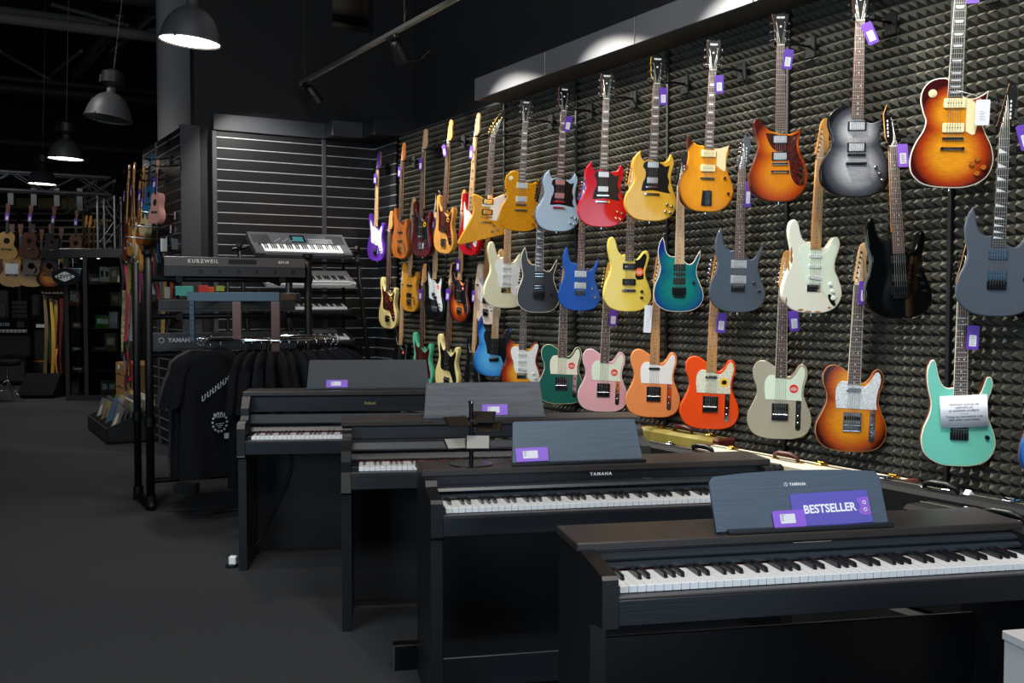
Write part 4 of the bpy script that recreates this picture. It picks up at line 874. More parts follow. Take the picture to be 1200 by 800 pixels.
# ================================================================== pianos
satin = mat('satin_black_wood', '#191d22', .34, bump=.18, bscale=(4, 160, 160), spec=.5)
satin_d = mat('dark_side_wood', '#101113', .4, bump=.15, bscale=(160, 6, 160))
lidm = mat('lid_wood_warm_sheen', '#302b29', .36, bump=.12, bscale=(5, 160, 160), spec=.5)  # black wood; the warm sheen from the ceiling is put into the brown
ashm = mat('black_ash_wood', '#202327', .42, bump=.9, bscale=(3, 60, 42), spec=.5, detail=4)
restm = mat('rest_wood_blue_sheen', '#4c5b6b', .5, bump=.3, bscale=(6, 240, 240), vary=.2)  # black wood; its bluish sheen is mixed into the base colour
restash = mat('rest_ash', '#4f535a', .5, bump=.6, bscale=(5, 60, 50), vary=.35, detail=5)
ivory = mat('white_key_plastic', '#dfe2e4', .28, coat=.2)
ebkey = mat('black_key_plastic', '#17181b', .32, coat=.2)
felt = mat('red_felt', '#8a1020', .9)
gloss = mat('gloss_black', '#0b0c0e', .2)
panelm_ = mat('control_panel_black', '#101215', .4)
ribm = mat('satin_rib', '#272d34', .3)
metalstrip = mat('fallboard_metal', '#3d4046', .42, .1)
logo_w = mat('logo_white', '#e8eaec', .4)
logo_g = mat('logo_gold', '#a8925a', .35, .6)
def wkey():
    m = MB(); m.box(.0006, .0229, 0, .148, .702, .7205, 0, .0012); return m.mesh('white_key', ivory)
def bkey():
    m = MB(); q = [(.051, .7205), (.056, .7315), (.060, .733), (.148, .733), (.148, .718), (.051, .718)]
    m.prism(q, -.0052, .0052); return m.mesh('black_key', ebkey)
WK = cached('wk', wkey); BKM = cached('bk', bkey)
def keys(parent, n, first='A', scale=1.0, dz=0.0, M0=None):
    order = 'CDEFGAB'; i0 = order.index(first)
    for i in range(n):
        a = obj('white_key', WK, None, parent, M=(M0 or Matrix()) @ T(i*.0235, 0, dz))
        nm = order[(i0+i) % 7]
        if nm in 'CDFGA' and i < n-1: obj('black_key', BKM, None, parent, M=(M0 or Matrix()) @ T((i+1)*.0235, 0, dz))
def piano(label, K, th, lid, arm, strips, rest, base, logo, side0=.08, lx=-.055, rx=1.30, lidy=(.19, .42), wood=None, restw=None, front=(.627, .705), legs=None):
    wood = wood or satin
    t = thing('digital_piano', label, 'digital piano', (K[0], K[1], 0), math.radians(th), group='digital pianos in a staggered row')
    ex = rx-lx
    for k, x0 in enumerate((lx, rx-.042)):
        prof = arm + [(.415, lid-.022), (.415, .0), (side0, 0), (side0, .6), (side0-.04, front[0]-.012)]
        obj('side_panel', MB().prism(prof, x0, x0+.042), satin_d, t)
        if legs: obj('leg', MB().box(x0, x0+.045, legs, legs+.05, 0, front[0]-.01, 0, .003), satin_d, t)
    obj('lid', MB().box(lx-.006, rx+.006, lidy[0], lidy[1], lid-.024, lid, 0, .003), lidm, t)
    obj('key_slip', MB().box(lx+.042, rx-.042, -.03, -.006, front[0], front[1]-.012, 0, .002).box(lx+.042, rx-.042, -.03, .0, front[1]-.012, front[1]-.004, 1, .002), [wood, mat('slip_top', '#3a3637', .35)], t)
    obj('key_bed', MB().box(lx+.042, rx-.042, -.006, .38, front[0]+.005, .69), blackpl, t)
    for x0, x1 in ((lx+.042, -.002), (52*.0235+.002, rx-.042)): obj('key_block', MB().box(x0, x1, -.004, .15, .69, .722, 0, .002), satin, t)
    obj('felt_strip', MB().box(0, 52*.0235, .144, .15, .72, .7225), felt, t)
    keys(t, 52)
    for nm, poly, m in strips: obj(nm, MB().prism(poly, lx+.042, rx-.042), m, t)
    for nm, b, m in base: obj(nm, MB().box(lx+.042, rx-.042, *b, 0, .003), m, t)
    # music rest: x0, x1, bottom y, bottom z, height, lean
    x0, x1, y, z, h, lean, arch = rest
    if arch: o = spline([(x0*100, 0, 1), (x1*100, 0, 1), (x1*100+arch*0, h*100-1.6, 1), (x1*100-1.6, h*100+.1), ((x0+x1)*50, h*100+arch*100), (x0*100+1.6, h*100+.1), (x0*100, h*100-1.6, 1)], 12)
    else: o = [(x0, 0), (x1, 0)] + rrect(x0+.012, x1-.016, h*.4, h, .01)[0:10]
    Mr = T(0, y, z+.004) @ R(-lean, 'X')
    ro = obj('music_rest', MB().plate(o, 0, .012, .0015), restw or restm, t, M=Mr)
    obj('rest_ledge', MB().box(x0-.004 if not arch else x0+.03, x1+.006, y-.022, y+.004, z, z+.012, 0, .003), restw or satin, t)
    obj('hinge', MB().box(x0+.005, x0+.05, y-.01, y+.012, z, z+.006), blackpl, t)
    if logo: logo(t, Mr)
    return t, Mr
def yam_mark(parent, M, size, col, ring=True):
    if ring:
        m = MB(); m.tube([(size*.45*math.cos(a*PI/10), 0, size*.45*math.sin(a*PI/10)) for a in range(20)], size*.05, n=4, closed=True)
        for a in (90, 210, 330): m.box(-size*.03, size*.03, -.0004, .0004, 0, size*.44, M=R(-a+90, 'Y'))
        obj('emblem', m, col, parent, M=M @ T(-size*2.95, 0, 0))
    text('lettering', 'YAMAHA', size, col, parent, M @ T(0, 0, 0), .0002, space=1.0, bold=.0002)
TH = 11.5
arm1 = [(-.03, .622), (-.03, .745), (-.022, .754), (.165, .771), (.165, .77)]
strips1 = [('fallboard', [(.15, .722), (.138, .728), (.138, .736), (.15, .741), (.165, .742), (.19, .742), (.19, .72)], ribm),
           ('fallboard', [(.158, .744), (.155, .75), (.158, .757), (.19, .76), (.19, .742)], ribm),
           ('lid_rail', [(.196, .76), (.196, .775), (.25, .775), (.25, .76)], satin)]
def logo1(t, M): yam_mark(t, M @ T(.62, -.0012, .128), .0125, logo_w)
p1, R1 = piano('frontmost black digital piano with the BESTSELLER card on its music rest', (.273, 2.578), TH, .788, arm1, strips1,
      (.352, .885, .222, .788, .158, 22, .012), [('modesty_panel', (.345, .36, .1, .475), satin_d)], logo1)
arm2 = [(-.03, .625), (-.03, .742), (-.02, .754), (.03, .757), (.09, .762), (.125, .775), (.14, .795), (.15, .8)]
strips2 = [('fallboard', [(.145, .722), (.135, .727), (.135, .735), (.148, .739), (.19, .742), (.19, .722)], ribm),
           ('fallboard', [(.155, .745), (.148, .752), (.155, .762), (.2, .764), (.2, .745)], ribm),
           ('fascia_board', [(.2, .768), (.2, .808), (.22, .808), (.22, .768)], satin)]
def logo2(t, M): text('lettering', 'YAMAHA', .017, logo_w, t, T(.62, .1995, .788), .0004, space=1.35, bold=.0006)
p2, R2 = piano('black digital piano second from the front with a small display stand on its lid', (-.231, 3.559), TH, .824, arm2, strips2,
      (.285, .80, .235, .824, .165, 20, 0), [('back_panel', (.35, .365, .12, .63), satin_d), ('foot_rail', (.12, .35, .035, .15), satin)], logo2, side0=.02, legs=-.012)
arm3 = [(-.01, .7), (-.012, .745), (.0, .79), (.05, .812), (.115, .822), (.13, .836), (.135, .85), (.16, .862), (.165, .87)]
strips3 = [('control_panel', [(.15, .725), (.15, .732), (.17, .765), (.2, .765), (.2, .722)], panelm_),
           ('fallboard', [(.145, .772), (.142, .778), (.165, .803), (.2, .803), (.2, .772)], metalstrip),
           ('fascia_board', [(.197, .812), (.192, .82), (.192, .87), (.21, .876), (.23, .876), (.23, .812)], ashm)]
p3, R3 = piano('black wood-grained digital piano third from the front with an ash music rest', (-.666, 4.45), 7.5, .899, arm3, strips3,
      (.295, .86, .25, .899, .165, 16, 0), [('back_panel', (.35, .365, .03, .63), ashm)], None, side0=.0, lx=-.075, wood=ashm, restw=restash)
arm4 = [(-.035, .62), (-.035, .765), (-.02, .79), (.02, .8), (.08, .8), (.1, .82), (.1, .86), (.12, .88), (.15, .92)]
strips4 = [('control_panel', [(.148, .722), (.148, .73), (.17, .762), (.2, .762), (.2, .722)], satin),
           ('fallboard', [(.15, .768), (.147, .775), (.168, .82), (.2, .82), (.2, .768)], mat('fallboard_blue_black', '#18222a', .5, spec=.3)),
           ('fascia_board', [(.185, .83), (.16, .836), (.16, .843), (.19, .846), (.19, .91), (.21, .92), (.23, .92), (.23, .83)], satin)]
def logo4(t, M): text('lettering', 'Roland', .022, logo_g, t, T(.62, .1885, .875), .0004, bold=.0006)
p4, R4 = piano('rearmost black digital piano beside the clothes rack', (-1.39, 5.465), 5, .943, arm4, strips4,
      (.26, .95, .3, .943, .165, 12, 0), [('back_panel', (.35, .365, .03, .66), satin_d), ('base_board', (.33, .35, .03, .13), satin_d)], logo4, side0=.0, lx=-.07, restw=mat('rest_dark', '#2b3136', .5, bump=.3, bscale=(6, 240, 240), vary=.2))
obj('power_cord', MB().tube([(.17, .33, .66), (.16, .32, .5), (.12, .32, .36), (.06, .325, .22), (-.01, .31, .1), (-.06, .2, .012)], .004, n=6), blackpl, p4)
# ---- cards on the music rests
def rest_card(PT, Mr, x, w, h, label, z=.008, dy=-.004, rot=0, card=violet2):
    Mw = PT.matrix_basis @ Mr @ T(x, dy, z) @ R(rot, 'Y')
    t = thing('price_card', label, 'price card', group='purple price cards on the music rests', M=Mw)
    obj('card', MB().plate(rrect(0, w, 0, h, .004), -.0015, 0), card, t)
    lo = obj('label', MB().plate(rrect(w*.22, w*.68, h*.22, h*.78, .002), -.0022, -.0014), label_w, t)
    mk = MB()
    for i in range(4): mk.box(w*.25, w*(.32 if i else .36), -.0026, -.0021, h*(.7-.1*i), h*(.725-.1*i))
    obj('printing', mk, ink, lo)
    return t
rest_card(p1, R1, .525, .1, .048, 'purple price card beside the BESTSELLER card', dy=-.006, z=.004, rot=-1)
rest_card(p2, R2, .30, .125, .052, 'purple price card at the left foot of the second piano music rest', rot=-1)
rest_card(p3, R3, .565, .12, .05, 'purple price card on the wood-grained music rest')
rest_card(p4, R4, .37, .12, .042, 'purple price card on the rearmost piano music rest')
bs = thing('bestseller_card', 'large violet card reading BESTSELLER on the frontmost piano', 'sign card', M=p1.matrix_basis @ R1 @ T(.59, -.002, .004) @ R(-1.2, 'Y'))
obj('card', MB().plate(rrect(0, .245, 0, .095, .007), -.0018, 0), mat('bestseller_violet', '#5a56b0', .5), bs)
text('lettering', 'BESTSELLER', .0335, mat('card_white', '#eceaf4', .5), bs, T(.117, -.0024, .047), .0003, bold=.0009, sx=.95)
tb = obj('tab', MB().plate(spline([(24.4, 2.2, 1), (24.4, 7.4, 1), (21, 7.2), (20.6, 6.4), (21.4, 4.9), (20.6, 3.4), (21.2, 2.4)]), -.0026, -.0016), mat('tab_lilac', '#8d62c8', .45), bs)
for z in (.058, .037): obj('ring', MB().tube([(.228+.0045*math.cos(a*PI/8), -.003, z+.0045*math.sin(a*PI/8)) for a in range(16)], .0012, n=5, closed=True), logo_w, tb)
# ---- display stand on the second piano
dl = p2.matrix_basis @ Vector((.0, 0, 0))
bp = on_floor(552.2, 543, .826)
ds = thing('display_stand', 'small black stand with five angled plates on the second piano lid', 'display stand', (bp.x, bp.y, .824), math.radians(11))
obj('base', MB().cyl((0, 0, 0), (0, 0, .004), .084, n=40), gloss, ds)
obj('pole', MB().cyl((0, 0, .004), (0, 0, .235), .0085, n=14), blackhw, ds)
obj('cap', MB().cyl((0, 0, .232), (0, 0, .24), .0105, n=14), chrome, ds)
for x, y, z, rz, tx, c in ((-.055, -.02, .165, 14, 24, 0), (.045, .0, .178, -20, 30, 0), (.068, -.01, .14, -14, 26, 0), (-.058, -.03, .082, 8, 26, 1), (.018, -.05, .088, -10, 40, 1)):
    pl = obj('plate', MB().box(-.046, .046, -.035, .035, -.003, .003, 0, .002), blackpl, ds, M=T(x, y, z) @ R(rz, 'Z') @ R(tx, 'X'))
    obj('sample', MB().box(-.042, .042, -.032, .032, .003, .0045, 0, .001), mat('sample_grey', '#8c8c86', .4) if c else mat('sample_dark', '#2a241e', .2, coat=.4), pl)
    obj('arm', MB().cyl((x*.0-x, -y, .0), (0, 0, 0), .004, n=6), blackhw, pl, M=Matrix())
# ---- things on the floor
ad = at(475, 772, 3.98)
tag(obj('metal_edged_box', MB().box(-.05, .07, -.03, .03, 0, .1, 0, .004).box(-.052, -.046, -.031, -.028, .0, .1, 1).box(.066, .072, -.031, -.028, 0, .1, 1), [blackpl, alu], loc=(ad.x, 4.0, 0), rotz=math.radians(10)), 'small black box with metal edges on the floor left of the second piano', 'box')
pp = on_floor(272, 664)
pw = thing('power_strip', 'white power socket with black cord by the rearmost piano leg', 'power strip', (pp.x, pp.y, 0))
obj('socket', MB().box(-.015, .025, -.02, .02, .015, .06, 0, .005), white_pl, pw); obj('cord', MB().tube([(-.03, 0, .01), (-.02, -.03, .01), (.02, -.03, .012), (.03, .0, .012), (0, .02, .012)], .006, n=6), blackpl, pw)
fb_ = on_floor(218, 577)
tag(obj('storage_box', MB().box(-.08, .09, -.05, .05, 0, .07, 0, .004), blackpl, loc=(fb_.x, fb_.y, 0)), 'small black box on the floor beneath the hanging shirts', 'box')
# ---- white counter at the lower right
c0 = on_floor(1174, 738, .72)
tag(obj('white_counter', MB().box(0, 1.0, -1.0, 0, .70, .72, 0, .002).box(.004, .99, -.99, -.004, 0, .70), mat('counter_grey', '#b9b8b6', .5), loc=(c0.x, c0.y, 0), rotz=math.radians(TH)), 'pale grey counter corner at the bottom right edge', 'counter')
# ================================================================== keyboards and stands
kb_dark = mat('keyboard_black', '#1b1d20', .42)
kb_grey = mat('keyboard_grey', '#3c3f44', .42)
kb_silver = mat('keyboard_silver', '#a9aaac', .38)
tubem = mat('stand_tube', '#060708', .5, spec=.25)
s_dir = Vector((math.cos(ROT_BACK), math.sin(ROT_BACK), 0))
def keyboard(label, M, L, n, body, depth=.3, h=.07, panel=True, ks=1.0, group=None, back=None, keyfirst='C', panelm=None, light=False):
    t = thing('keyboard', label, 'keyboard', M=M, group=group)
    kw = n*.0235*ks; kx = (L-kw)/2
    prof = [(0, 0), (0, h*.42), (.012, h*.52), (.02, h*.5), (.15*ks+.02, h*.5), (.155*ks+.02, h*.72), (depth-.02, h), (depth, h*.9), (depth, 0)]
    m = MB(); m.prism(prof, 0, L)
    for x0, x1 in ((0, kx-.002), (L-kx+.002, L)): m.prism([(0, h*.4), (0, h*.62), (.02, h*.76), (.17*ks, h*.76), (.17*ks, h*.4)], x0, x1)
    obj('case', m, body, t)
    keys(t, n, keyfirst, M0=T(kx, .02, h*.5+.004-.702*ks) @ Matrix.Scale(ks, 4))
    sl = math.degrees(math.atan2(h*.28, depth-.02-.155*ks-.02))
    P0 = T(0, .155*ks+.02, h*.72) @ R(sl, 'X'); pd = depth-.04-.155*ks-.02
    if panel:
        pn = panelm or kb_dark
        obj('speaker_grille', MB().box(.02, .19, .02, pd-.01, 0, .002, 0, .001), pn, t, M=P0)
        obj('speaker_grille', MB().box(L-.19, L-.02, .02, pd-.01, 0, .002, 0, .001), pn, t, M=P0)
        sc = obj('display', MB().box(L*.42, L*.57, .04, pd-.012, 0, .003, 0, .001), gloss, t, M=P0)
        obj('screen', MB().box(L*.44, L*.55, .05, pd-.035, .003, .0036), mat('lcd_teal', '#2f5c60', .3, emit='#3c8088', estr=.25), sc)
        bt = MB(); rnd = random.Random(3)
        for i in range(12):
            for j in range(3): bt.box(L*.6+.02*i, L*.6+.02*i+.012, .03+.026*j, .042+.026*j, 0, .004)
        for i in range(8): bt.box(L*.24+.025*i, L*.24+.025*i+.014, .04+.02*(i % 3), .05+.02*(i % 3), 0, .004)
        for i in range(22): bt.box(L*.24+.02*i, L*.24+.02*i+.014, .008, .014, 0, .003)
        obj('buttons', bt, mat('button_grey', '#8b8f96', .5), t, M=P0)
        for x in (.07, .11): obj('knob', MB().cyl((x, -.01, 0), (x, -.01, .012), .011, n=14), blackpl, t, M=P0)
    if back: back(t, L, depth, h)
    return t
def kmat(px, py, off, L, n, z=None, tilt=18):
    """left front corner of a keyboard seen from its playing side"""
    p = on_back(px, py, off); return Matrix.Translation(p) @ Matrix.Rotation(ROT_BACK, 4, 'Z') @ R(tilt, 'X')
SG_ = 'keyboards on the stand in front of the slat wall'
def fitL(px0, py0, px1, py1, off): return (on_back(px1, py1, off)-on_back(px0, py0, off)).length
OFF = .55
keyboard('grey arranger keyboard with a small screen, topmost on the right stand', kmat(299, 301, OFF, 0, 0, tilt=32), fitL(299, 301, 412.5, 303.5, OFF), 36, kb_grey, .36, .07, ks=.92*fitL(299, 301, 412.5, 303.5, OFF)/.9*.94, group=SG_)
L2 = fitL(312, 336, 417, 337, OFF)
keyboard('silver white keyboard second from top on the right stand', kmat(312, 336, OFF, 0, 0, tilt=22), L2, 36, kb_silver, .3, .06, panel=False, ks=.9*L2/.86, group=SG_)
L3 = fitL(312, 368, 412, 368, OFF)
keyboard('black keyboard third from top on the right stand', kmat(312, 368, OFF, 0, 0, tilt=18), L3, 36, kb_dark, .3, .06, ks=.92*L3/.86, group=SG_, panel=False)
L4 = fitL(312, 405, 416, 404, OFF)
keyboard('black keyboard lowest on the right stand behind the shirts', kmat(312, 405, OFF, 0, 0, tilt=18), L4, 36, kb_dark, .3, .06, ks=.92*L4/.88, group=SG_)
# right stand
sr = on_back(424, 352, OFF-.1); sb = on_floor(424, 500)
rs = thing('keyboard_stand', 'black tubular stand carrying four keyboards in front of the slat wall', 'keyboard stand', (sr.x, sr.y, 0), ROT_BACK)
def leaning(x, lean=.16):
    a = MB(); a.tube([(x+.1, -.12, 0), (x-.0, -.02, 1.2), (x-.055, .04, 1.93)], .02, n=10)
    return a
for x in (0.02, -1.12):
    obj('upright', leaning(x), tubem, rs); obj('upright', MB().tube([(x-.09, .3, 0), (x-.09, .3, 1.86)], .018, n=10), tubem, rs)
    obj('clamp', MB().cyl((x-.06, .04, 1.93), (x-.04, .04, 1.96), .03, n=12).cyl((x-.12, .03, 1.91), (x+.01, .03, 1.93), .016, n=8), blackpl, rs)
    obj('foot', MB().tube([(x-.02, -.2, .02), (x-.02, .4, .02)], .018, n=8), tubem, rs)
for z in (1.80, 1.52, 1.28, .99):
    obj('crossbar', MB().tube([(-1.18, .02, z), (.0, .02, z)], .014, n=8), tubem, rs)
    for x in (-1.05, -.1): obj('bracket', MB().box(x-.014, x+.014, -.16, .2, z, z+.025, 0, .004).cyl((x+.02, -.1, z-.03), (x+.02, -.1, z+.01), .016, n=10), tubem, rs)
# left stand, seen from behind
q0 = on_floor(177, 597); QR = math.radians(27)
ls = thing('keyboard_stand', 'black tubular stand at the left with keyboards seen from behind', 'keyboard stand', (q0.x, q0.y, 0), QR)
LW = 1.12
for x in (0, LW):
    obj('upright', MB().tube([(x, 0, .06), (x, 0, 1.76)], .028, n=12).cyl((x, 0, 1.76), (x, 0, 1.785), .038, n=12).cyl((x, 0, .58), (x, 0, .64), .038, n=12), tubem, ls)
    obj('upright', MB().tube([(x-.03, .42, .06), (x-.03, .42, 1.72)], .026, n=12).cyl((x-.03, .42, .58), (x-.03, .42, .64), .036, n=12), tubem, ls)
    obj('foot', MB().tube([(x, -.06, .03), (x-.03, .5, .03)], .028, n=10).cyl((x, 0, 0), (x, 0, .1), .036, n=12).cyl((x-.03, .42, 0), (x-.03, .42, .1), .036, n=12), tubem, ls)
LZ = (1.595, 1.335, 1.07)
for z in LZ+(.2,):
    obj('crossbar', MB().tube([(-.03, 0, z), (LW+.03, 0, z)], .019, n=10), tubem, ls)
    if z > .5:
        for x in (.2, .92): obj('bracket', MB().tube([(x, 0, z), (x, .06, z-.03), (x, .34, z+.0), (x, .38, z+.06)], .013, n=8).cyl((x, -.04, z), (x, .04, z), .026, n=10).tube([(x, -.01, z), (x, -.03, z+.08), (x, .03, z+.14)], .013, n=8), tubem, ls)
def back_kurz(t, L, d, h):
    obj('rear_panel', MB().box(0, L, d-.004, d+.006, h*.52, h+.004, 0, .002), mat('kurz_panel', '#4a4543', .4, .2), t)
    text('lettering', 'KURZWEIL', .034, mat('kurz_letters', '#c9c4bb', .4), t, T(L-.26, d+.008, h*.8) @ R(180, 'Z'), .0006, space=1.35, bold=.001)
    text('lettering', 'KP110', .024, mat('kurz_letters', '#c9c4bb', .4), t, T(.16, d+.008, h*.8) @ R(180, 'Z'), .0006, space=1.2, bold=.001)
    obj('control_slot', MB().box(L*.36, L*.56, d+.005, d+.009, h*.68, h*.92), blackpl, t)
    for i in range(6): obj('rear_socket', MB().box(.08+.13*i, .1+.13*i, d-.002, d+.008, h*.2, h*.36), blackpl, t)
def back_yam(t, L, d, h):
    obj('rear_panel', MB().box(0, L, d-.004, d+.004, h*.1, h+.004, 0, .002), kb_dark, t)
    m = mat('yam_grey', '#8f959b', .4)
    text('lettering', 'YAMAHA', .042, m, t, T(L-.185, d+.006, h*.6) @ R(180, 'Z'), .0006, bold=.001)
    obj('emblem', MB().tube([(.017*math.cos(a*PI/8), 0, .017*math.sin(a*PI/8)) for a in range(16)], .003, n=4, closed=True), m, t, loc=(L-.055, d+.006, h*.6))
    text('lettering', 'PSR-E463', .024, m, t, T(.14, d+.006, h*.66) @ R(180, 'Z'), .0006, bold=.0008)
def back_plain(t, L, d, h): obj('rear_panel', MB().box(.02, L-.02, d-.004, d+.004, h*.2, h*.9, 0, .002), mat('rear_panel', '#16181a', .4), t)
KS_ = 'keyboards on the left stand'
def rearboard(label, z, L, n, depth, h, back, tilt, x=.08, y=.02):
    M = ls.matrix_basis @ T(x+L, y+.0, z) @ R(180, 'Z') @ T(0, -depth, 0) @ R(tilt, 'X')
    return M
bpy.context.view_layer.update()
LM = Matrix.Translation((q0.x, q0.y, 0)) @ Matrix.Rotation(QR, 4, 'Z')
for label, z, L, n, d, h, bk, tilt, x in (('keyboard with KURZWEIL lettering on its back, topmost on the left stand', 1.615, .985, 36, .33, .13, back_kurz, 6, .1),
                                    ('plain black keyboard seen from behind, middle of the left stand', 1.37, .95, 36, .3, .09, back_plain, 6, .06),
                                    ('keyboard with YAMAHA lettering on its back, lowest on the left stand', 1.10, 1.0, 36, .3, .12, back_yam, 6, .02)):
    M = LM @ T(x+L, -.05, z) @ R(180, 'Z') @ T(0, -d, 0)
    keyboard(label, M, L, n, kb_dark, d, h, panel=False, back=bk, group=KS_)
# ================================================================== clothes rack
RX, RY, RZ, RR = -1.65, 6.98, 1.19, .45
cr = thing('clothes_rack', 'round chrome clothes rail with a rectangular frame on top', 'clothes rack', (RX, RY, 0))
obj('ring_rail', MB().tube([(RR*math.cos(a*PI/24), RR*math.sin(a*PI/24), RZ) for a in range(48)], .012, n=8, closed=True), chrome, cr)
smoked = mat('frame_chrome', '#262e34', .3, .6)
fx0, fx1 = -.44, .17
for x, zb in ((-.42, RZ), (-.13, RZ), (.12, .25)):
    hw_x = .016 if x < -.3 else .03
    pm_ = MB().box(x-hw_x, x+hw_x, -.32, -.30, zb if x > 0 else RZ-.01, 1.5, 0, .003)
    for i in range(9):
        pm_.box(x-.006, x+.006, -.3225, -.32, RZ+.02+.033*i, RZ+.038+.033*i, 1)
    obj('frame_post', pm_, [smoked, blackpl] if x < -.3 else [mat('copper_reflective', '#3a241c', .25, .7), mat('copper_reflective', '#3a241c', .25, .7)], cr)
obj('frame_header', MB().box(-.45, .15, -.325, -.295, 1.44, 1.5, 0, .003), smoked, cr)
obj('frame_header', MB().box(-.45, .15, .295, .325, 1.44, 1.5, 0, .003), smoked, cr)
for x in (-.42, .12): obj('frame_side', MB().box(x-.015, x+.015, -.3, .3, 1.445, 1.495, 0, .003), smoked, cr)
obj('centre_pole', MB().cyl((0, 0, .05), (0, 0, RZ), .02, n=12), blackhw, cr)
for a in range(4): obj('spoke', MB().cyl((0, 0, RZ), (RR*math.cos(a*PI/2+.6), RR*math.sin(a*PI/2+.6), RZ), .008, n=8).cyl((0, 0, .05), (.4*math.cos(a*PI/2+.6), .4*math.sin(a*PI/2+.6), .03), .012, n=8), chrome, cr)
hang_m = mat('hanger_grey', '#34383c', .4)
def shirt_mesh(col, seed, lenz=.84, w=.2):
    rnd = random.Random(seed); m = MB(); n = 28; rows = []
    prof = [(0, .07, .012), (-.015, .1, .02), (-.04, .15, .03), (-.08, .195, .035), (-.16, .21, .04), (-.28, w-.005, .042), (-.42, w, .042), (-.58, w+.005, .045), (-lenz+.08, w+.01, .05), (-lenz, w+.008, .05)]
    ph = rnd.random()*6
    vs = []
    for z, hw, ht in prof:
        amp = .5*max(0, min(1, (-z-.1)/.4))
        for i in range(n):
            a = 2*PI*i/n; x = hw*math.copysign(abs(math.cos(a))**.8, math.cos(a)); y = ht*math.sin(a)*(1+amp*math.sin(5*a+ph+z*2)) + .014*amp*math.sin(22*x+ph)
            vs.append((x, y, z))
    m.add(vs, [(k*n+i, k*n+(i+1) % n, (k+1)*n+(i+1) % n, (k+1)*n+i) for k in range(len(prof)-1) for i in range(n)], 0, True)
    m.add(vs, [tuple(range(n))])
    for sg in (-1, 1):
        p = [(sg*.15, 0, -.09), (sg*.185, .0, -.17), (sg*.21, .005, -.27), (sg*.222, .0, -.34)]; r = [(.055, .03), (.062, .032), (.068, .035), (.072, .035)]
        vs = []; k = 14
        for (x, y, z), (a_, b_) in zip(p, r):
            for i in range(k):
                a = 2*PI*i/k; vs.append((x+a_*math.cos(a)*.8, y+b_*math.sin(a)*(1+.3*math.sin(3*a+ph)), z+a_*math.cos(a)*-.5*sg))
        m.add(vs, [(j*k+i, j*k+(i+1) % k, (j+1)*k+(i+1) % k, (j+1)*k+i) for j in range(3) for i in range(k)], 0, True)
    return m.mesh('garment', col)
cloth_k = mat('black_cotton', '#111215', .95, bump=.3, bscale=(40, 40, 8), spec=.1)
cloth_n = mat('navy_cotton', '#12151c', .95, bump=.3, bscale=(40, 40, 8), spec=.1)
cloth_o = mat('olive_cotton', '#3b3d34', .95, bump=.3, bscale=(40, 40, 8), spec=.1)
cloth_g = mat('grey_cotton', '#33343a', .95, spec=.1)
SM = [shirt_mesh(cloth_k, 1), shirt_mesh(cloth_k, 5, .82), shirt_mesh(cloth_n, 9, .76), shirt_mesh(cloth_o, 12, .82), shirt_mesh(cloth_g, 14, .7)]
hk = MB().tube([(.0, 0, .0), (0, 0, .035), (.018, 0, .05), (.024, 0, .068), (.014, 0, .086), (-.004, 0, .088), (-.016, 0, .078)], .0028, n=6)
hkm = hk.mesh('hook', chrome)
hbm = MB().tube([(-.18, 0, -.07), (-.06, 0, -.01), (0, 0, 0), (.06, 0, -.01), (.18, 0, -.07)], [.006, .011, .012, .011, .006], n=8).mesh('bar', hang_m)
shirts = []
def shirt(ang, k, label, twist=0, dr=0.0, z=0.0):
    a = math.radians(ang); p = Vector((RX+(RR+dr)*math.cos(a), RY+(RR+dr)*math.sin(a), RZ-.078+z))
    Mx = Matrix.Translation(p) @ Matrix.Rotation(a+math.radians(twist), 4, 'Z')
    h = thing('clothes_hanger', 'grey hanger of the ' + label.replace(' hanging edge-on', '').replace(' of the clothes rail', '').replace(' of the rail', '').replace(' on the left', '').replace(' on the right', ''), 'clothes hanger', group='hangers on the round rail', M=Mx)
    obj('hook', hkm, None, h); obj('bar', hbm, None, h)
    t = obj('t_shirt', SM[k], None, M=Mx @ T(0, 0, .008)); tag(t, label, 't-shirt', 'garments on the round clothes rail')
    shirts.append(t); return t
cols = {0: 'black', 1: 'long black', 2: 'dark navy', 3: 'olive grey', 4: 'dark grey'}
# left side of the ring: shirts face the aisle
seq = [(219, 1), (213, 0), (207, 4), (201, 3), (194, 0), (186, 1), (176, 2), (164, 0), (150, 1)]
ords = ['first', 'second', 'third', 'fourth', 'fifth', 'sixth', 'seventh', 'eighth', 'ninth']
ps = shirt(226, 1, 'black t-shirt with white print, nearest on the left of the clothes rail', -4)
for i, (a, k) in enumerate(seq): shirt(a, k, '%s t-shirt, %s behind the printed one on the left of the rail' % (cols[k], ords[i]), -4+random.uniform(-3, 3))
for i, a in enumerate((264, 271, 278, 285, 292, 299, 306, 313)):
    shirt(a, (0, 1, 2, 0, 1, 0, 2, 1)[i], '%s t-shirt hanging edge-on, %s from the printed one towards the piano' % (cols[(0, 1, 2, 0, 1, 0, 2, 1)[i]], ords[i]), random.uniform(-6, 6))
for i, a in enumerate((323, 334, 347, 0, 15, 32)):
    shirt(a, (1, 0, 2, 0, 1, 0)[i], '%s t-shirt on the right of the rail, %s behind the dark frame post' % (cols[(1, 0, 2, 0, 1, 0)[i]], ords[i]), random.uniform(-6, 6))
printm = mat('shirt_print', '#a3a8ab', .8)
pr = MB(); rnd = random.Random(4)
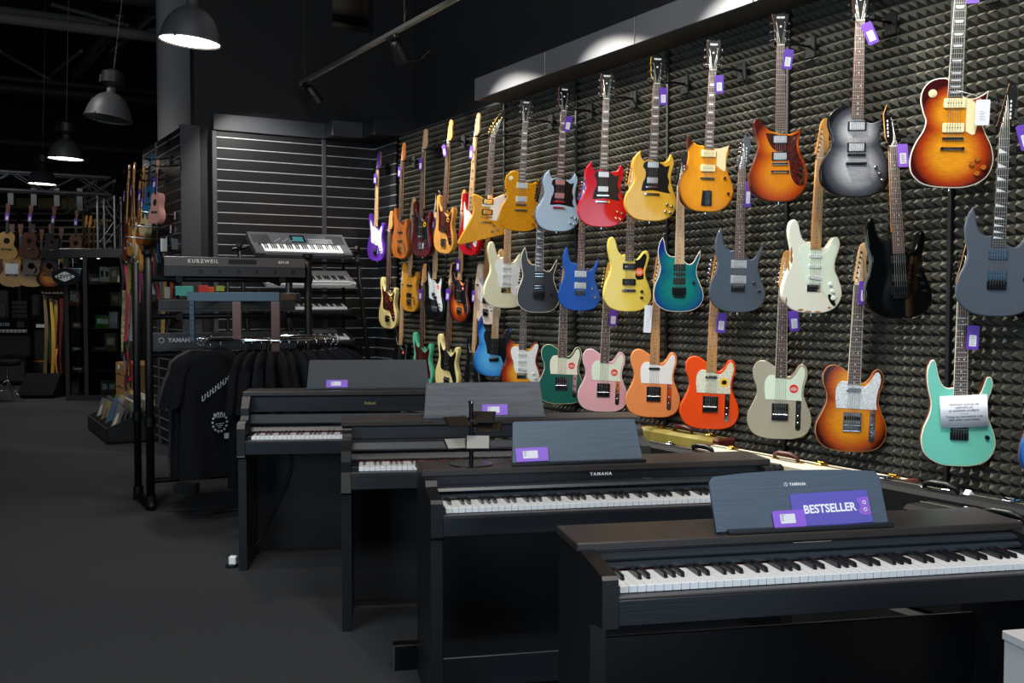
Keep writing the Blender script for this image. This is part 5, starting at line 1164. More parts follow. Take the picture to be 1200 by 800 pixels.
for i in range(11):     # slanting ornamental lettering
    x = -.02+.018*i; z = -.30+.012*i
    pr.plate([(x, z-.018), (x+.004, z-.02), (x+.006, z+.016), (x+.001, z+.02)], 0, .002)
    pr.plate([(x+.001, z+.012*(1 if i % 2 else -1)), (x+.016, z+.006*(1 if i % 2 else -1)), (x+.015, z+.011*(1 if i % 2 else -1)), (x+.002, z+.017*(1 if i % 2 else -1))], 0, .002)
for i in range(14):     # round badge
    a = 2*PI*i/14; x = .1+.05*math.cos(a); z = -.46+.06*math.sin(a)
    pr.plate(disc(x, z, .008, 6), 0, .002)
for i in range(6): pr.plate([(.06+.014*i, -.43), (.066+.014*i, -.43), (.064+.014*i, -.40), (.058+.014*i, -.402)], 0, .002)
for i in range(3): pr.plate([(.07+.01*i, -.47-.012*i), (.13-.01*i, -.466-.012*i), (.13-.01*i, -.47-.012*i), (.07+.01*i, -.474-.012*i)], 0, .002)
pr.plate(rrect(.13, .17, -.57, -.535, .004), 0, .002)
pobj = obj('print', pr, printm, ps, M=R(180, 'Z') @ T(-.06, -.066, 0))
# ================================================================== ukuleles and guitars on the oblique slat wall
blu = solid('ukeblue', '#2d6f9c', .35); pnk = solid('ukepink', '#c08a84', .4)
LG = 'small instruments on the oblique slat wall'
def mini(key, top, bot, Y, off, label, face, side=None, name='ukulele', body='acoustic', **k):
    g = guitar(key, body, top, bot, 0, off, label, LG, face, side=side, name=name, cat=name.replace('_', ' '), Y=Y, bridge='acoustic', parts=False, **k)
    return g
mini('u1', (184.5, 187), (180, 262), 9.35, -62, 'pink ukulele, nearest on the oblique slat wall', pnk, head='gibson', headm=pnk, neckm=pnk)
mini('u2', (176.5, 179), (173, 252), 9.75, -66, 'bright blue ukulele hanging left of the pink one', blu, head='gibson', headm=blu, neckm=blu)
mini('u3', (170, 205), (166.5, 276), 9.9, -72, 'cream ukulele behind the blue ukulele', solid('ukecream', '#cdb98a', .35), head='gibson', headm=maple)
mini('u4', (168, 195), (163, 287), 10.2, -74, 'orange-brown small guitar hanging left of the cream ukulele', walnut_o, head='gibson', headm=maple)
guitar('u5', 'tele', (157, 190), (151.5, 300), 0, -80, 'pale wood guitar hanging edge-on near the truss corner', LG, maple, head='telehead', Y=10.6, parts=False)
guitar('u6', 'strat', (150.5, 193), (145.5, 306), 0, -82, 'dark edge-on guitar nearest the truss corner', LG, mahog, Y=10.9, parts=False)
guitar('u7', 'tele', (163, 212), (160, 320), 0, -80, 'amber edge-on guitar hanging lower, left of the cream ukulele', LG, natash, head='telehead', Y=10.4, parts=False)
guitar('u8', 'strat', (155.5, 198), (157.5, 303), 0, -82, 'white edge-on guitar between the pale wood and amber ones', LG, solid('creamy', '#d9d6b4'), Y=10.5, parts=False)
for k, x, z, lb in (('u1', .0, .74, 'purple price tag on the pink ukulele'), ('u3', .0, .64, 'lilac price tag on the cream ukulele'), ('u4', .0, .74, 'purple price tag on the orange-brown small guitar'), ('u6', .0, .72, 'purple price tag on the dark edge-on guitar'), ('u8', .04, .8, 'purple price tag on the white edge-on guitar')):
    price_tag(k, x, z, 2, lb, w=.1 if k in ('u1', 'u3', 'u4') else .06, h=.17 if k in ('u1', 'u3', 'u4') else .12, card=violet2 if k == 'u3' else violet)
# hooks on the oblique wall
for i, (px, py, Y) in enumerate(((184, 195, 9.35), (176, 187, 9.75), (170, 212, 9.9), (167, 203, 10.2), (157, 200, 10.6), (150, 203, 10.9))):
    p = at(px, py, Y); d = 2.21-p.dot(N)
    hkr = obj('slat_hook', MB().tube([(0, 0, 0), (0, d*.5, .01), (0, d, .03)], .008, n=6).box(-.03, .03, d-.012, d, -.03, .05).tube([(-.03, -.05, .01), (-.02, 0, 0), (.02, 0, 0), (.03, -.05, .01)], .006, n=6), blackhw, loc=p, rotz=ROT_WALL)
    tag(hkr, 'black slat wall hook holding the ' + ['pink ukulele', 'bright blue ukulele', 'cream ukulele', 'orange-brown small guitar', 'pale wood edge-on guitar', 'dark edge-on guitar'][i], 'hook', 'hooks on the oblique slat wall')
# pegs carrying accessories
for i, (px, py, Y, L_) in enumerate(((205, 252, 9.6, .3), (200, 268, 9.5, .34), (195, 281, 9.4, .38))):
    p = on_wall(px, py, 2.2)
    tag(obj('display_peg', MB().tube([(0, 0, 0), (-.02, -L_, .02)], .007, n=6).box(-.03, .03, -.01, .0, -.04, .03), alu, loc=p, rotz=ROT_WALL), 'bare metal display peg on the oblique slat wall, %s of three' % ['uppermost', 'middle', 'lowest'][i], 'peg', 'bare pegs on the oblique slat wall')
# ================================================================== straps
def strap(px, y0, y1, Y, col, label, w=.036, group='guitar straps hanging by the left stand', wob=.02, pat=None):
    a = at(px, y0, Y); b = at(px, y1, Y); h = a.z-b.z; m = MB(); n = 14; rnd = random.Random(int(px*10)); ph = rnd.random()*6
    vs = []
    for i in range(n+1):
        t = i/n; x = wob*math.sin(ph+t*4); y = wob*math.cos(ph*2+t*5); tw = .8*math.sin(ph+t*3)
        c, s_ = math.cos(tw), math.sin(tw)
        for u, v in ((-w/2, -.0015), (w/2, -.0015), (w/2, .0015), (-w/2, .0015)): vs.append((x+u*c-v*s_, y+u*s_+v*c, -h*t))
    m.add(vs, [(4*i+j, 4*i+(j+1) % 4, 4*i+4+(j+1) % 4, 4*i+4+j) for i in range(n) for j in range(4)]+[(0, 1, 2, 3)], 0, False)
    m2 = MB().box(-w*.4, w*.4, -.004, .004, -.05, .01, 0, .002)
    t = thing('guitar_strap', label, 'guitar strap', a, group=group)
    obj('webbing', m, pat or mat('strap_'+col, col, .7), t)
    obj('leather_end', m2, mat('strap_leather', '#1a1512', .6), t)
    obj('leather_end', MB().plate([(-w*.4, 0), (w*.4, 0), (w*.25, -.07), (0, -.09), (-w*.25, -.07)], -.003, .003), mat('strap_leather', '#1a1512', .6), t, loc=(wob*math.sin(ph+4), wob*math.cos(ph*2+5), -h+.005))
stripes = mat('striped_webbing', '#c8b878', .7, col2='#3a6a5a', bscale=(30, 30, 60))
redpat = mat('red_pattern_webbing', '#8a2028', .7, col2='#201418', bscale=(50, 50, 50))
for px, y0, y1, Y, c, lb, p in ((147, 305, 400, 11.0, '#b23a5a', 'crimson guitar strap, leftmost by the left keyboard stand', None), (144, 340, 412, 11.1, '', 'striped tan and green guitar strap near the wooden drawers', stripes),
    (150, 305, 440, 11.0, '#9a8f3a', 'long olive yellow guitar strap left of the keyboard stand', None), (154, 340, 400, 10.9, '#8c8f96', 'thin grey guitar strap beside the olive one', None),
    (158, 302, 372, 10.8, '#4a4a78', 'blue patterned guitar strap by the stand post', None), (163, 305, 355, 10.7, '#c64a86', 'pink guitar strap by the stand post', None),
    (148, 398, 450, 11.0, '', 'dark red patterned guitar strap end hanging low', redpat), (151.5, 412, 446, 10.9, '#c8202c', 'bright red guitar strap end low by the drawers', None),
    (178, 295, 345, 9.9, '#9aa0a8', 'pale grey strap right of the stand post', None), (183, 298, 352, 9.9, '#7a2a30', 'maroon strap right of the stand post', None), (188, 285, 360, 9.9, '#24407a', 'royal blue strap behind the left stand', None),
    (191, 290, 395, 9.8, '#9a7a38', 'mustard strap behind the left stand', None), (195, 295, 340, 9.8, '#1d3258', 'navy strap behind the left stand', None), (211, 280, 298, 9.7, '#1f5aa8', 'short bright blue strap above the left stand', None)):
    strap(px, y0, y1, Y, c, lb, pat=p)
for px, y0, y1, Y, c, lb, p in ((52, 346, 444, 16.0, '#5a5030', 'beaded olive strap, leftmost of the far strap rack', None), (60, 350, 452, 16.0, '#a8862c', 'long golden yellow strap on the far strap rack', None), (64, 352, 405, 16.1, '#8a7030', 'ochre strap beside the golden one', None),
    (67, 405, 450, 16.0, '', 'red and yellow patterned strap low on the far rack', mat('redyellow', '#a83020', .7, col2='#c0902c', bscale=(30, 30, 30))), (71, 350, 440, 16.1, '', 'dark red patterned strap at the right of the far rack', redpat), (56, 348, 420, 16.1, '#1c1c1c', 'black strap between the far yellow straps', None)):
    strap(px, y0, y1, Y, c, lb, w=.05, group='guitar straps on the far rack', pat=p)

# small packs hanging on the slat wall behind the left stand
for px, py, w, h, c, lb in ((216, 341, .16, .09, '#3f8f8a', 'teal accessory pack hanging behind the left keyboard stand'), (238, 340, .09, .09, '#a32a22', 'red accessory pack behind the left keyboard stand'),
    (247, 341, .06, .08, '#b04020', 'orange-red accessory pack beside the red one'), (258, 338, .08, .05, '#7c8a2c', 'green accessory pack behind the left keyboard stand'), (196, 345, .05, .14, '#9a9a98', 'pale grey accessory pack behind the left stand post'),
    (192, 287, .06, .12, '#b8b8b6', 'white blister pack hanging above the left stand'), (205, 286, .06, .1, '#5a5c60', 'grey blister pack hanging above the left stand')):
    p = on_back(px, py, .12) if px > 215 else at(px, py, 9.6)
    t = thing('accessory_pack', lb, 'accessory pack', p, ROT_BACK, group='accessory packs behind the left stand')
    obj('card', MB().box(-w/2, w/2, -.005, .005, -h/2, h/2, 0, .002), mat('pack_'+c, c, .5), t)
    obj('hook', MB().tube([(0, 0, h/2-.02), (0, .11, h/2-.01)], .004, n=6), alu, t)
for px, y0, y1, Y, c, lb in ((142, 300, 352, 11.2, '#2c2a28', 'black strap farthest left above the drawers'), (156, 300, 345, 10.8, '#7a4a20', 'brown leather strap by the stand post'), (160.5, 300, 350, 10.7, '#a06a28', 'amber strap by the stand post'), (152, 380, 432, 10.9, '#3a3a3c', 'charcoal strap hanging low by the stand post'),
    (181, 292, 350, 9.9, '#2e2e30', 'black strap right of the stand post'), (186, 296, 372, 9.9, '#6c6a48', 'khaki strap behind the left stand'), (193, 292, 380, 9.85, '#111316', 'long black strap behind the left stand'), (199, 298, 372, 9.8, '#a04a28', 'rust strap behind the left stand'), (204, 300, 360, 9.8, '#2a2c30', 'dark strap farthest right behind the left stand'),
    (145, 352, 440, 11.15, '#7a7c80', 'grey strap hanging by the glass cabinet'), (157, 400, 448, 10.9, '#8a2a4a', 'plum strap end near the drawers')):
    strap(px, y0, y1, Y, c, lb, w=.03)
# ================================================================== far left of the shop
truss_m = mat('truss_aluminium', '#7d8086', .35, .8)
def truss(label, p0, p1, s=.27, group=None, n=None):
    p0 = Vector(p0); p1 = Vector(p1); d = p1-p0; L = d.length
    q = d.to_track_quat('X', 'Z'); M = Matrix.Translation(p0) @ q.to_matrix().to_4x4()
    t = thing('truss_beam', label, 'truss', M=M, group='aluminium stage truss')
    for y in (-s/2, s/2):
        for z in (-s/2, s/2): obj('chord', MB().cyl((0, y, z), (L, y, z), .025, n=10), truss_m, t)
    n = n or max(2, int(L/.5)); st = L/n
    for i in range(n):
        x0 = i*st; x1 = x0+st
        for y in (-s/2, s/2):
            a, b = (-s/2, s/2) if i % 2 else (s/2, -s/2)
            obj('brace', MB().cyl((x0, y, a), (x1, y, b), .01, n=6), truss_m, t)
        obj('brace', MB().cyl((x0, -s/2, -s/2), (x1, s/2, -s/2), .01, n=6), truss_m, t)
    return t
tc = at(128, 219, 16.5)
tz = tc.z
truss('long horizontal truss beam crossing the upper left', tc - s_dir*4.2, tc + s_dir*.0, n=9)
truss('truss beam receding from the truss corner', tc + G*.3, tc + G*4.0, n=9)
for off, lab in ((Vector((0, 0, 0)), 'upright truss leg at the corner above the glass cabinet'),):
    truss(lab, (tc.x, tc.y, 0), (tc.x, tc.y, tz-.15), n=8)
# wooden acoustic guitars
spruce = mat('spruce_top', '#b58f4e', .35, col2='#a37c3e', bscale=(150, 150, 6), coat=.1)
brown_a = mat('brown_top', '#4a2416', .35, coat=.1); black_a = mat('black_top', '#131314', .35, coat=.1); kop = mat('koa_top', '#5a3824', .4)
b_ac = burst('acoustic_burst', '#c98a2c', '#9a4c14', '#1c100a', r0=.4, r1=.75, r2=1.0)
AG = 'acoustic guitars hanging from the truss'
for key, body, top, bot, Y, off, lab, face in (
    ('a1', 'acoustic', (9.5, 238), (7, 304), 16.9, -14, 'blond classical guitar with dark bridge at the left edge, upper row', spruce),
    ('a2', 'acoustic', (36.5, 240), (33, 303), 16.9, -18, 'dark red-brown acoustic guitar, second in the upper far row', brown_a),
    ('a3', 'cutaway', (64, 242), (59, 304), 16.9, -18, 'black cutaway acoustic guitar in the upper far row', black_a),
    ('a4', 'acoustic', (90, 246), (88, 304), 17.1, -20, 'brown acoustic guitar above the glass cabinet', kop),
    ('a5', 'acoustic', (14, 262), (14, 336), 17.4, -10, 'natural acoustic guitar carrying a white notice, lower far row', spruce),
    ('a6', 'acoustic', (38, 262), (36, 336), 17.4, -10, 'natural acoustic guitar with dark pickguard, centre of lower far row', spruce),
    ('a7', 'acoustic', (60, 262), (57, 336), 17.4, -12, 'sunburst acoustic guitar in the lower far row', b_ac),
    ('a8', 'acoustic', (72, 266), (69, 334), 17.7, -12, 'pale acoustic guitar half hidden by the oval sign', spruce),
    ('a9', 'acoustic', (24, 262), (24.5, 334), 17.8, -14, 'amber acoustic guitar behind the one with the notice', mat('amber_top', '#8c6420', .35)),
    ('a10', 'acoustic', (49, 268), (47, 330), 17.9, -14, 'dark acoustic guitar behind the natural and sunburst ones', brown_a),
    ('a11', 'acoustic', (-4, 262), (-5, 333), 17.5, -14, 'dark brown acoustic guitar cut off by the left edge', brown_a)):
    guitar(key, body, top, bot, 0, off, lab, AG, face, side=mahog, fb='e', neckm=mahog, head='slot' if key == 'a1' else 'gibson', headm=mahog, bridge='acoustic', Y=Y, parts=False,
           name='acoustic_guitar', cat='acoustic guitar', guard='acoustic' if key in ('a6', 'a7') else None, guardm=blackpl)
for k, lb in (('a1', 'purple price tag on the blond classical guitar'), ('a2', 'purple price tag on the dark red-brown acoustic guitar'), ('a3', 'purple price tag on the black cutaway acoustic guitar'), ('a4', 'purple price tag on the brown acoustic above the cabinet')):
    price_tag(k, .0, .86, 2, lb, w=.07, h=.15)
g, M, s = GUITARS['a5']
tag(obj('paper_notice', MB().plate(rrect(-.1, .1, -.085, .085, .003), -.012, -.01), paper, M=M @ T(0, 0, .3)), 'white paper notice on the far natural acoustic guitar', 'paper notice')
brk = mat('bracket_grey', '#3c4046', .5, .3)
for i, (px, y1) in enumerate(((13, 240), (40, 241), (67, 242), (94, 247))):
    a = at(px, 229, 17.0); b = at(px, y1, 17.0)
    tag(obj('truss_bracket', MB().box(-.05, .05, -.02, .02, b.z-a.z, .12, 0, .004), brk, loc=a), 'flat grey bracket under the truss, %s from the left' % ords[i], 'bracket', 'grey brackets hanging from the truss')
# far electric guitars seen between the truss and the cabinet
FL = ['dark red far guitar beyond the truss, above the cabinet middle', 'near-black far guitar beyond the truss, right of the dark red one', 'silver-grey far guitar beyond the truss', 'dark brown far guitar between the grey and white ones', 'off-white far guitar beyond the truss', 'reddish brown far guitar at the foot of the truss leg', 'black far guitar beside the brown acoustic above the cabinet']
fe = [('#3a1410', 104), ('#1a1a1c', 109), ('#8a8c90', 114), ('#3a2416', 119), ('#b0b0ac', 122), ('#5a2010', 140), ('#16181c', 99)]
for i, (c, px) in enumerate(fe):
    guitar('f%d' % i, 'strat', (px+1, 252+i % 3*4), (px, 318-i % 2*10), 0, -40, FL[i], 'far guitars beyond the truss', mat('farg_'+c, c, .3, coat=.1), Y=18.2+.05*i, parts=False)
# slatted grid behind
gr = thing('slat_wall_panel', 'distant slat wall with pale slats behind the hanging acoustic guitars', 'slat wall panel', at(50, 300, 20.9))
for i in range(12): obj('slat', MB().box(-1.6, 1.4, 0, .03, -.06+.14*i-.5, -.02+.14*i-.5), mat('pale_slat', '#6f6a5c', .6), gr)
for i, (x0, x1) in enumerate(((18, 36), (44, 68), (72, 90))):
    a = at(x0, 244, 20.6); b = at(x1, 232, 20.6)
    tag(obj('cardboard_box', MB().box(0, b.x-a.x, 0, .3, 0, b.z-a.z, 0, .01), mat('cardboard', '#6f6040', .8), loc=a), 'tan cardboard box stored high beyond the truss, %s from the left' % ords[i], 'box', 'cardboard boxes beyond the truss')
a = at(14, 244, 20.5); b = at(94, 244, 20.5)
tag(obj('storage_shelf', MB().box(0, b.x-a.x, -.05, .6, -.04, 0, 0, .003).box(0, .05, .2, .25, -a.z, -.04).box(b.x-a.x-.05, b.x-a.x, .2, .25, -a.z, -.04), mat('shelf_steel', '#2c2a28', .6), loc=a), 'high steel shelf carrying the cardboard boxes beyond the truss', 'shelf')
# ------------------------------------------------------------------ glass cabinet
gl = mat('cabinet_glass', '#aab4b8', .05, trans=1.0, ior=1.1)
cabm = mat('cabinet_frame', '#1e1f21', .5)
CY = 14.9
cx0 = at(76, 400, CY).x; cxm = at(100.5, 400, CY).x; cx1 = at(155, 400, CY).x
cab = thing('display_cabinet', 'tall black glass display cabinet with small goods on its shelves', 'display cabinet', (cxm, CY, 0))
l, r = cx0-cxm, cx1-cxm; CH = 2.2
obj('top_board', MB().box(l-.05, r, -.02, .5, CH-.13, CH, 0, .004), cabm, cab)
obj('base_board', MB().box(l, r, 0, .5, 0, .08), cabm, cab)
for x in (l, -.03, r-.05): obj('post', MB().box(x, x+.06, 0, .06, .08, CH-.13, 0, .003), cabm, cab)
for x in (l, r-.05): obj('post', MB().box(x, x+.03, .44, .5, .08, CH-.13), cabm, cab)
obj('rear_panel', MB().box(l, r, .48, .5, .08, CH-.13), mat('cabinet_back', '#141415', .6), cab)
shz = [.42, .72, 1.05, 1.38, 1.72]
for z in shz: obj('shelf', MB().box(l+.03, r-.05, .06, .46, z-.012, z), cabm, cab)
obj('door', MB().box(.03, r-.05, .01, .016, .08, CH-.13), gl, cab); obj('door', MB().box(l+.06, -.03, .01, .016, .08, CH-.13), gl, cab)
for i, z in enumerate((2.03,)):
    for x in (-.12, .12): obj('shelf_light', MB().cyl((x, .2, z+.03), (x, .2, z+.04), .02, n=10), mat('cab_lamp', '#ffffff', .3, emit='#fff0d8', estr=3), cab)
def citem(px, py0, py1, w, c, lb, name='box', Yo=.2):
    a = at(px, py1, CY+Yo); b = at(px, py0, CY+Yo)
    zs = min([.08]+shz, key=lambda q: abs(q-a.z)); a.z = zs
    h = max(.04, (at(px, py0, CY+Yo).z-at(px, py1, CY+Yo).z))
    t = thing(name, lb, name.replace('_', ' '), a, group='goods in the glass cabinet')
    obj('carton', MB().box(-w/2, w/2, -.04, .04, 0, h, 0, .003), mat('item_'+c, c, .6), t)
    obj('label', MB().box(-w*.3, w*.3, -.0412, -.04, h*.35, h*.75), mat('item_label_'+('w' if c != '#c8c4b4' else 'k'), '#c9c8c0' if c != '#c8c4b4' else '#3a3a38', .6), t)
for a_ in ((118.5, 371, 386, .14, '#1f8a2c', 'green cardboard pack on a cabinet shelf'), (134, 363, 382, .12, '#b9b9b6', 'white upright carton right of the green pack'), (125, 366, 380, .14, '#8a6f3c', 'tan carton behind the green pack'),
    (131, 392, 412, .17, '#7d6a42', 'tall tan carton on the lower cabinet shelf'), (118, 409, 413, .2, '#7a5226', 'flat orange wood piece, lower cabinet shelf'), (92, 409, 413, .18, '#7a5226', 'flat orange wood piece, left bay lower shelf'),
    (93, 436, 441, .2, '#6a4a20', 'flat brown wood piece near the left bay floor'), (92, 380, 386, .14, '#a07038', 'small orange block, left bay middle shelf'), (124, 448, 464, .12, '#7d6a42', 'tan bag standing on the cabinet floor, left one'),
    (133, 448, 464, .14, '#7d6a42', 'tan bag standing on the cabinet floor, right one'), (121, 310, 328, .07, '#c8c4b4', 'narrow cream bottle, left of three on the top shelf'), (127, 311, 328, .07, '#c8c4b4', 'narrow cream bottle, middle on the top shelf'),
    (135, 310, 328, .1, '#9a8c68', 'beige box, right on the top shelf'), (113, 323, 328, .14, '#8f8d7c', 'low pale tin on the top shelf'), (136, 343, 358, .14, '#7a6238', 'brown carton on the second shelf'), (86, 306, 318, .16, '#a39c88', 'pale box in the top of the left bay'),
    (93, 304, 320, .1, '#5c7080', 'blue-grey pack in the top of the left bay'), (88, 345, 362, .16, '#a49c98', 'pale red patterned pack in the left bay'), (90, 358, 370, .14, '#8a4038', 'red pack in the left bay')):
    citem(*a_)
# oval sign
sg = thing('oval_sign', 'black oval sign with white LEVY\'S lettering', 'sign', at(77.5, 324, 14.75))
obj('board', MB().plate([(.2*math.cos(2*PI*i/32), .125*math.sin(2*PI*i/32)) for i in range(32)], -.01, .01, .003), mat('sign_black', '#0d1016', .35), sg)
pts = []
for i in range(24):
    a = 2*PI*i/24; k = 1+.16*math.cos(4*a)*(1 if i % 2 == 0 else .6); pts.append((12.2*k*math.cos(a)-1.5, 6*k*math.sin(a)))
obj('burst_field', MB().plate(spline(pts, 3), -.013, -.01), mat('sign_grey', '#a9adb2', .5), sg)
text('lettering', "LEVY'S", .075, blackpl, sg, T(-.015, -.0145, 0), .0005, bold=.002)
obj('hanging_wire', MB().cyl((-.1, 0, .1), (-.1, 0, .26), .003, n=5).cyl((.1, 0, .1), (.1, 0, .26), .003, n=5), chrome, sg)
# ------------------------------------------------------------------ amplifiers
tolex = mat('black_tolex', '#0c0d0f', .75, spec=.15, bump=.3, bscale=(300, 300, 300)); grille = mat('grille_cloth', '#171a1c', .8)
AY = 18.3
def amp(name, label, px0, px1, py0, py1, Y, d=.3, head=None):
    a = at(px0, py1, Y); b = at(px1, py0, Y); w = b.x-a.x; h = b.z-a.z; z0 = max(0, a.z)
    t = thing(name, label, 'amplifier', (a.x, Y, z0)); obj('cabinet', MB().box(0, w, 0, d, 0, h, 0, .012), tolex, t); return t, w, h
hd, w, h = amp('guitar_amplifier', 'amplifier head with 5150 lettering on the big speaker cabinet', -14, 33.5, 374.5, 391, AY-.05)
obj('control_panel', MB().box(.03, w-.03, -.008, 0, .02, h*.3, 0, .002), mat('amp_panel', '#a9a9a6', .4), hd)
obj('front_panel', MB().box(.03, w-.03, -.006, 0, h*.34, h-.02), gloss, hd)
text('lettering', '5150', .085, mat('amp_letters', '#8c98a4', .4), hd, T(w*.42, -.009, h*.66), .0008, bold=.002)
obj('badge', MB().box(w*.72, w*.9, -.01, -.006, h*.45, h*.86, 0, .003), mat('amp_badge', '#3c4248', .4, .5), hd)
for i in range(9): obj('knob', MB().cyl((.1+.072*i, -.008, h*.16), (.1+.072*i, -.022, h*.16), .014, n=10), blackpl, hd)
cb4, w, h = amp('speaker_cabinet', 'large black speaker cabinet under the amplifier head', -14, 37, 391.5, 449, AY)
obj('grille', MB().box(.04, w-.04, -.012, 0, .05, h-.05, 0, .004), grille, cb4)
cmb, w, h = amp('combo_amplifier', 'smaller black combo amplifier in front of the big cabinet', -10, 30.5, 417.5, 449, AY-.7)
obj('grille', MB().box(.03, w-.03, -.01, 0, .04, h*.82, 0, .004), grille, cmb); obj('handle', MB().tube([(w*.4, .1, h), (w*.45, .1, h+.03), (w*.75, .1, h+.03), (w*.8, .1, h)], .012, n=6), blackpl, cmb)
obj('badge', MB().box(w*.5, w*.68, -.014, -.009, h*.72, h*.78), mat('amp_letters', '#8c98a4', .4), cmb)
pa, w, h = amp('loudspeaker', 'upright black loudspeaker behind the far straps', 40, 57, 376, 430, AY)
obj('label_plate', MB().box(.05, .2, -.008, 0, h*.86, h*.93), white_pl, pa); obj('grille', MB().box(.02, w-.02, -.008, 0, .03, h*.8), grille, pa)
mo, w, h = amp('orange_amplifier', 'small orange-edged amplifier low behind the far straps', 38, 55, 422, 447, AY-.3)
obj('edging', MB().box(0, w, -.01, 0, h-.03, h).box(0, .03, -.01, 0, 0, h).box(0, w, -.01, 0, 0, .03), mat('amp_orange', '#9a5a1c', .5), mo)
obj('grille', MB().box(.03, w-.03, -.008, 0, .03, h-.03), grille, mo)
wedge = at(35, 470, 15.6); wx1 = at(75, 450, 15.6).x
tag(obj('stage_monitor', MB().prism([(0, .05), (.1, 0), (.5, 0), (.5, .3), (.3, .36)], 0, wx1-wedge.x), tolex, loc=(wedge.x, 15.2, 0)), 'black wedge stage monitor on the floor below the far straps', 'stage monitor')
# backpack-like gig bags behind the amps
for px0, px1, py0, py1, lb in ((-2, 9, 340, 374, 'dark gig bag hanging at the left edge'), (37, 48, 345, 372, 'grey gig bag hanging above the loudspeaker')):
    a = at(px0, py1, 18.9); b = at(px1, py0, 18.9); w = b.x-a.x; h = b.z-a.z
    t = thing('gig_bag', lb, 'bag', a); obj('shell', MB().plate(rrect(0, w, 0, h, w*.35), 0, .12, .03), mat('bag_grey', '#26272a', .8), t); obj('pocket', MB().plate(rrect(w*.15, w*.85, h*.08, h*.5, w*.15), -.03, .0, .01), mat('bag_grey2', '#303236', .8), t)
sh = thing('rack_unit', 'black slatted rack unit above the amplifier head', 'rack', at(14, 372, 18.9))
for i in range(4): obj('shelf_front', MB().box(0, .28, 0, .1, .08*i, .08*i+.065, 0, .004), mat('rack_blue_black', '#151a22', .5), sh)
# strap rack rail
rr_ = at(52, 346, 16.0)
sr_ = thing('strap_rack', 'low rail with pegs holding the far guitar straps', 'rack', rr_)
obj('rail', MB().cyl((-.05, .02, .03), (.36, .12, .03), .012, n=8), brk, sr_)
for i in range(6): obj('peg', MB().cyl((.06*i, .03, .03), (.06*i-.02, -.05, .05), .006, n=6), mat('peg_tan', '#7a6a50', .5), sr_)
obj('post', MB().cyl((.3, .14, .03), (.3, .14, -rr_.z), .02, n=8), tubem, sr_)
# drum throne
dt = on_floor(9, 470)
th_ = thing('drum_throne', 'black round drum stool with chrome tripod legs at the left edge', 'drum stool', (dt.x, dt.y, 0))
obj('seat', MB().lathe([(0, .6), (.17, .6), (.185, .585), (.185, .53), (.17, .515), (0, .51)], 28), tolex, th_)
obj('post', MB().cyl((0, 0, .15), (0, 0, .52), .014, n=10).cyl((0, 0, .3), (0, 0, .36), .024, n=10), chrome, th_)
for a in (-20, 100, 220):
    c_, s_ = math.cos(math.radians(a)), math.sin(math.radians(a))
    obj('leg', MB().tube([(0, 0, .33), (.27*c_, .27*s_, .02)], .009, n=6).cyl((.27*c_, .27*s_, 0), (.27*c_, .27*s_, .03), .016, n=8).tube([(0, 0, .16), (.15*c_, .15*s_, .16)], .006, n=6), chrome, th_)
# ------------------------------------------------------------------ record bin
A_ = on_floor(103, 503); B_ = on_floor(125, 521)
BL = (B_-A_).length; binr = math.atan2(B_.y-A_.y, B_.x-A_.x)
binT = thing('record_bin', 'low black record bin on the carpet filled with sleeves', 'record bin', (A_.x, A_.y, 0), binr)
binm = mat('bin_black', '#17181a', .5)
obj('front_board', MB().box(0, BL, 0, .018, .01, .16, 0, .002), binm, binT)
for x in (0, BL-.018): obj('side_board', MB().prism([(0, .01), (0, .16), (.5, .38), (.62, .42), (.62, .01)], x, x+.018), binm, binT)
obj('bottom_board', MB().box(0, BL, 0, .62, .01, .03), binm, binT); obj('rear_board', MB().box(0, BL, .6, .62, .01, .42), binm, binT)
ncol = 4; cw = (BL-.04)/ncol
for i in range(1, ncol): obj('divider', MB().prism([(.02, .03), (.02, .17), (.5, .36), (.6, .36), (.6, .03)], .02+cw*i-.004, .02+cw*i+.004), binm, binT)
rc = ['#6a6a68', '#a8945a', '#8a8c90', '#4a4c50', '#bcbcba', '#6a4a48', '#48607a', '#d0cab8', '#5e6c56']
BM = Matrix.Translation((A_.x, A_.y, 0)) @ Matrix.Rotation(binr, 4, 'Z')
rnd = random.Random(2); cn = ['farthest', 'second farthest', 'second nearest', 'nearest']
for c in range(ncol):
    for k in range(8):
        col = rc[(c*3+k*2+(k*k) % 5) % 9] if not (c == 1 and k == 0) else '#8a7a4a'
        w = min(.3, cw-.03)
        Mx = BM @ T(.02+cw*c+cw/2, .06+.058*k, .07+.012*k) @ R(-20+rnd.uniform(-3, 3), 'X')
        o = thing('vinyl_record', 'record sleeve in the %s bin column, %s from the front' % (cn[c], ords[k]), 'record', group='records in the bin', M=Mx)
        obj('sleeve', MB().box(-w/2, w/2, 0, .022, 0, .3+.01*(k % 3), 0, .001), mat('sleeve_'+col, col, .45), o)
        obj('cover_art', MB().plate(rrect(-w*.36, w*.36, .06, .24, .01), -.001, .0) if k % 3 else MB().plate(spline([(-6, 6), (0, 10), (6, 7), (7, 18), (1, 24), (-5, 20)]), -.001, 0), mat('cover_'+rc[(k+c) % 9], rc[(k+c+4) % 9], .5), o)
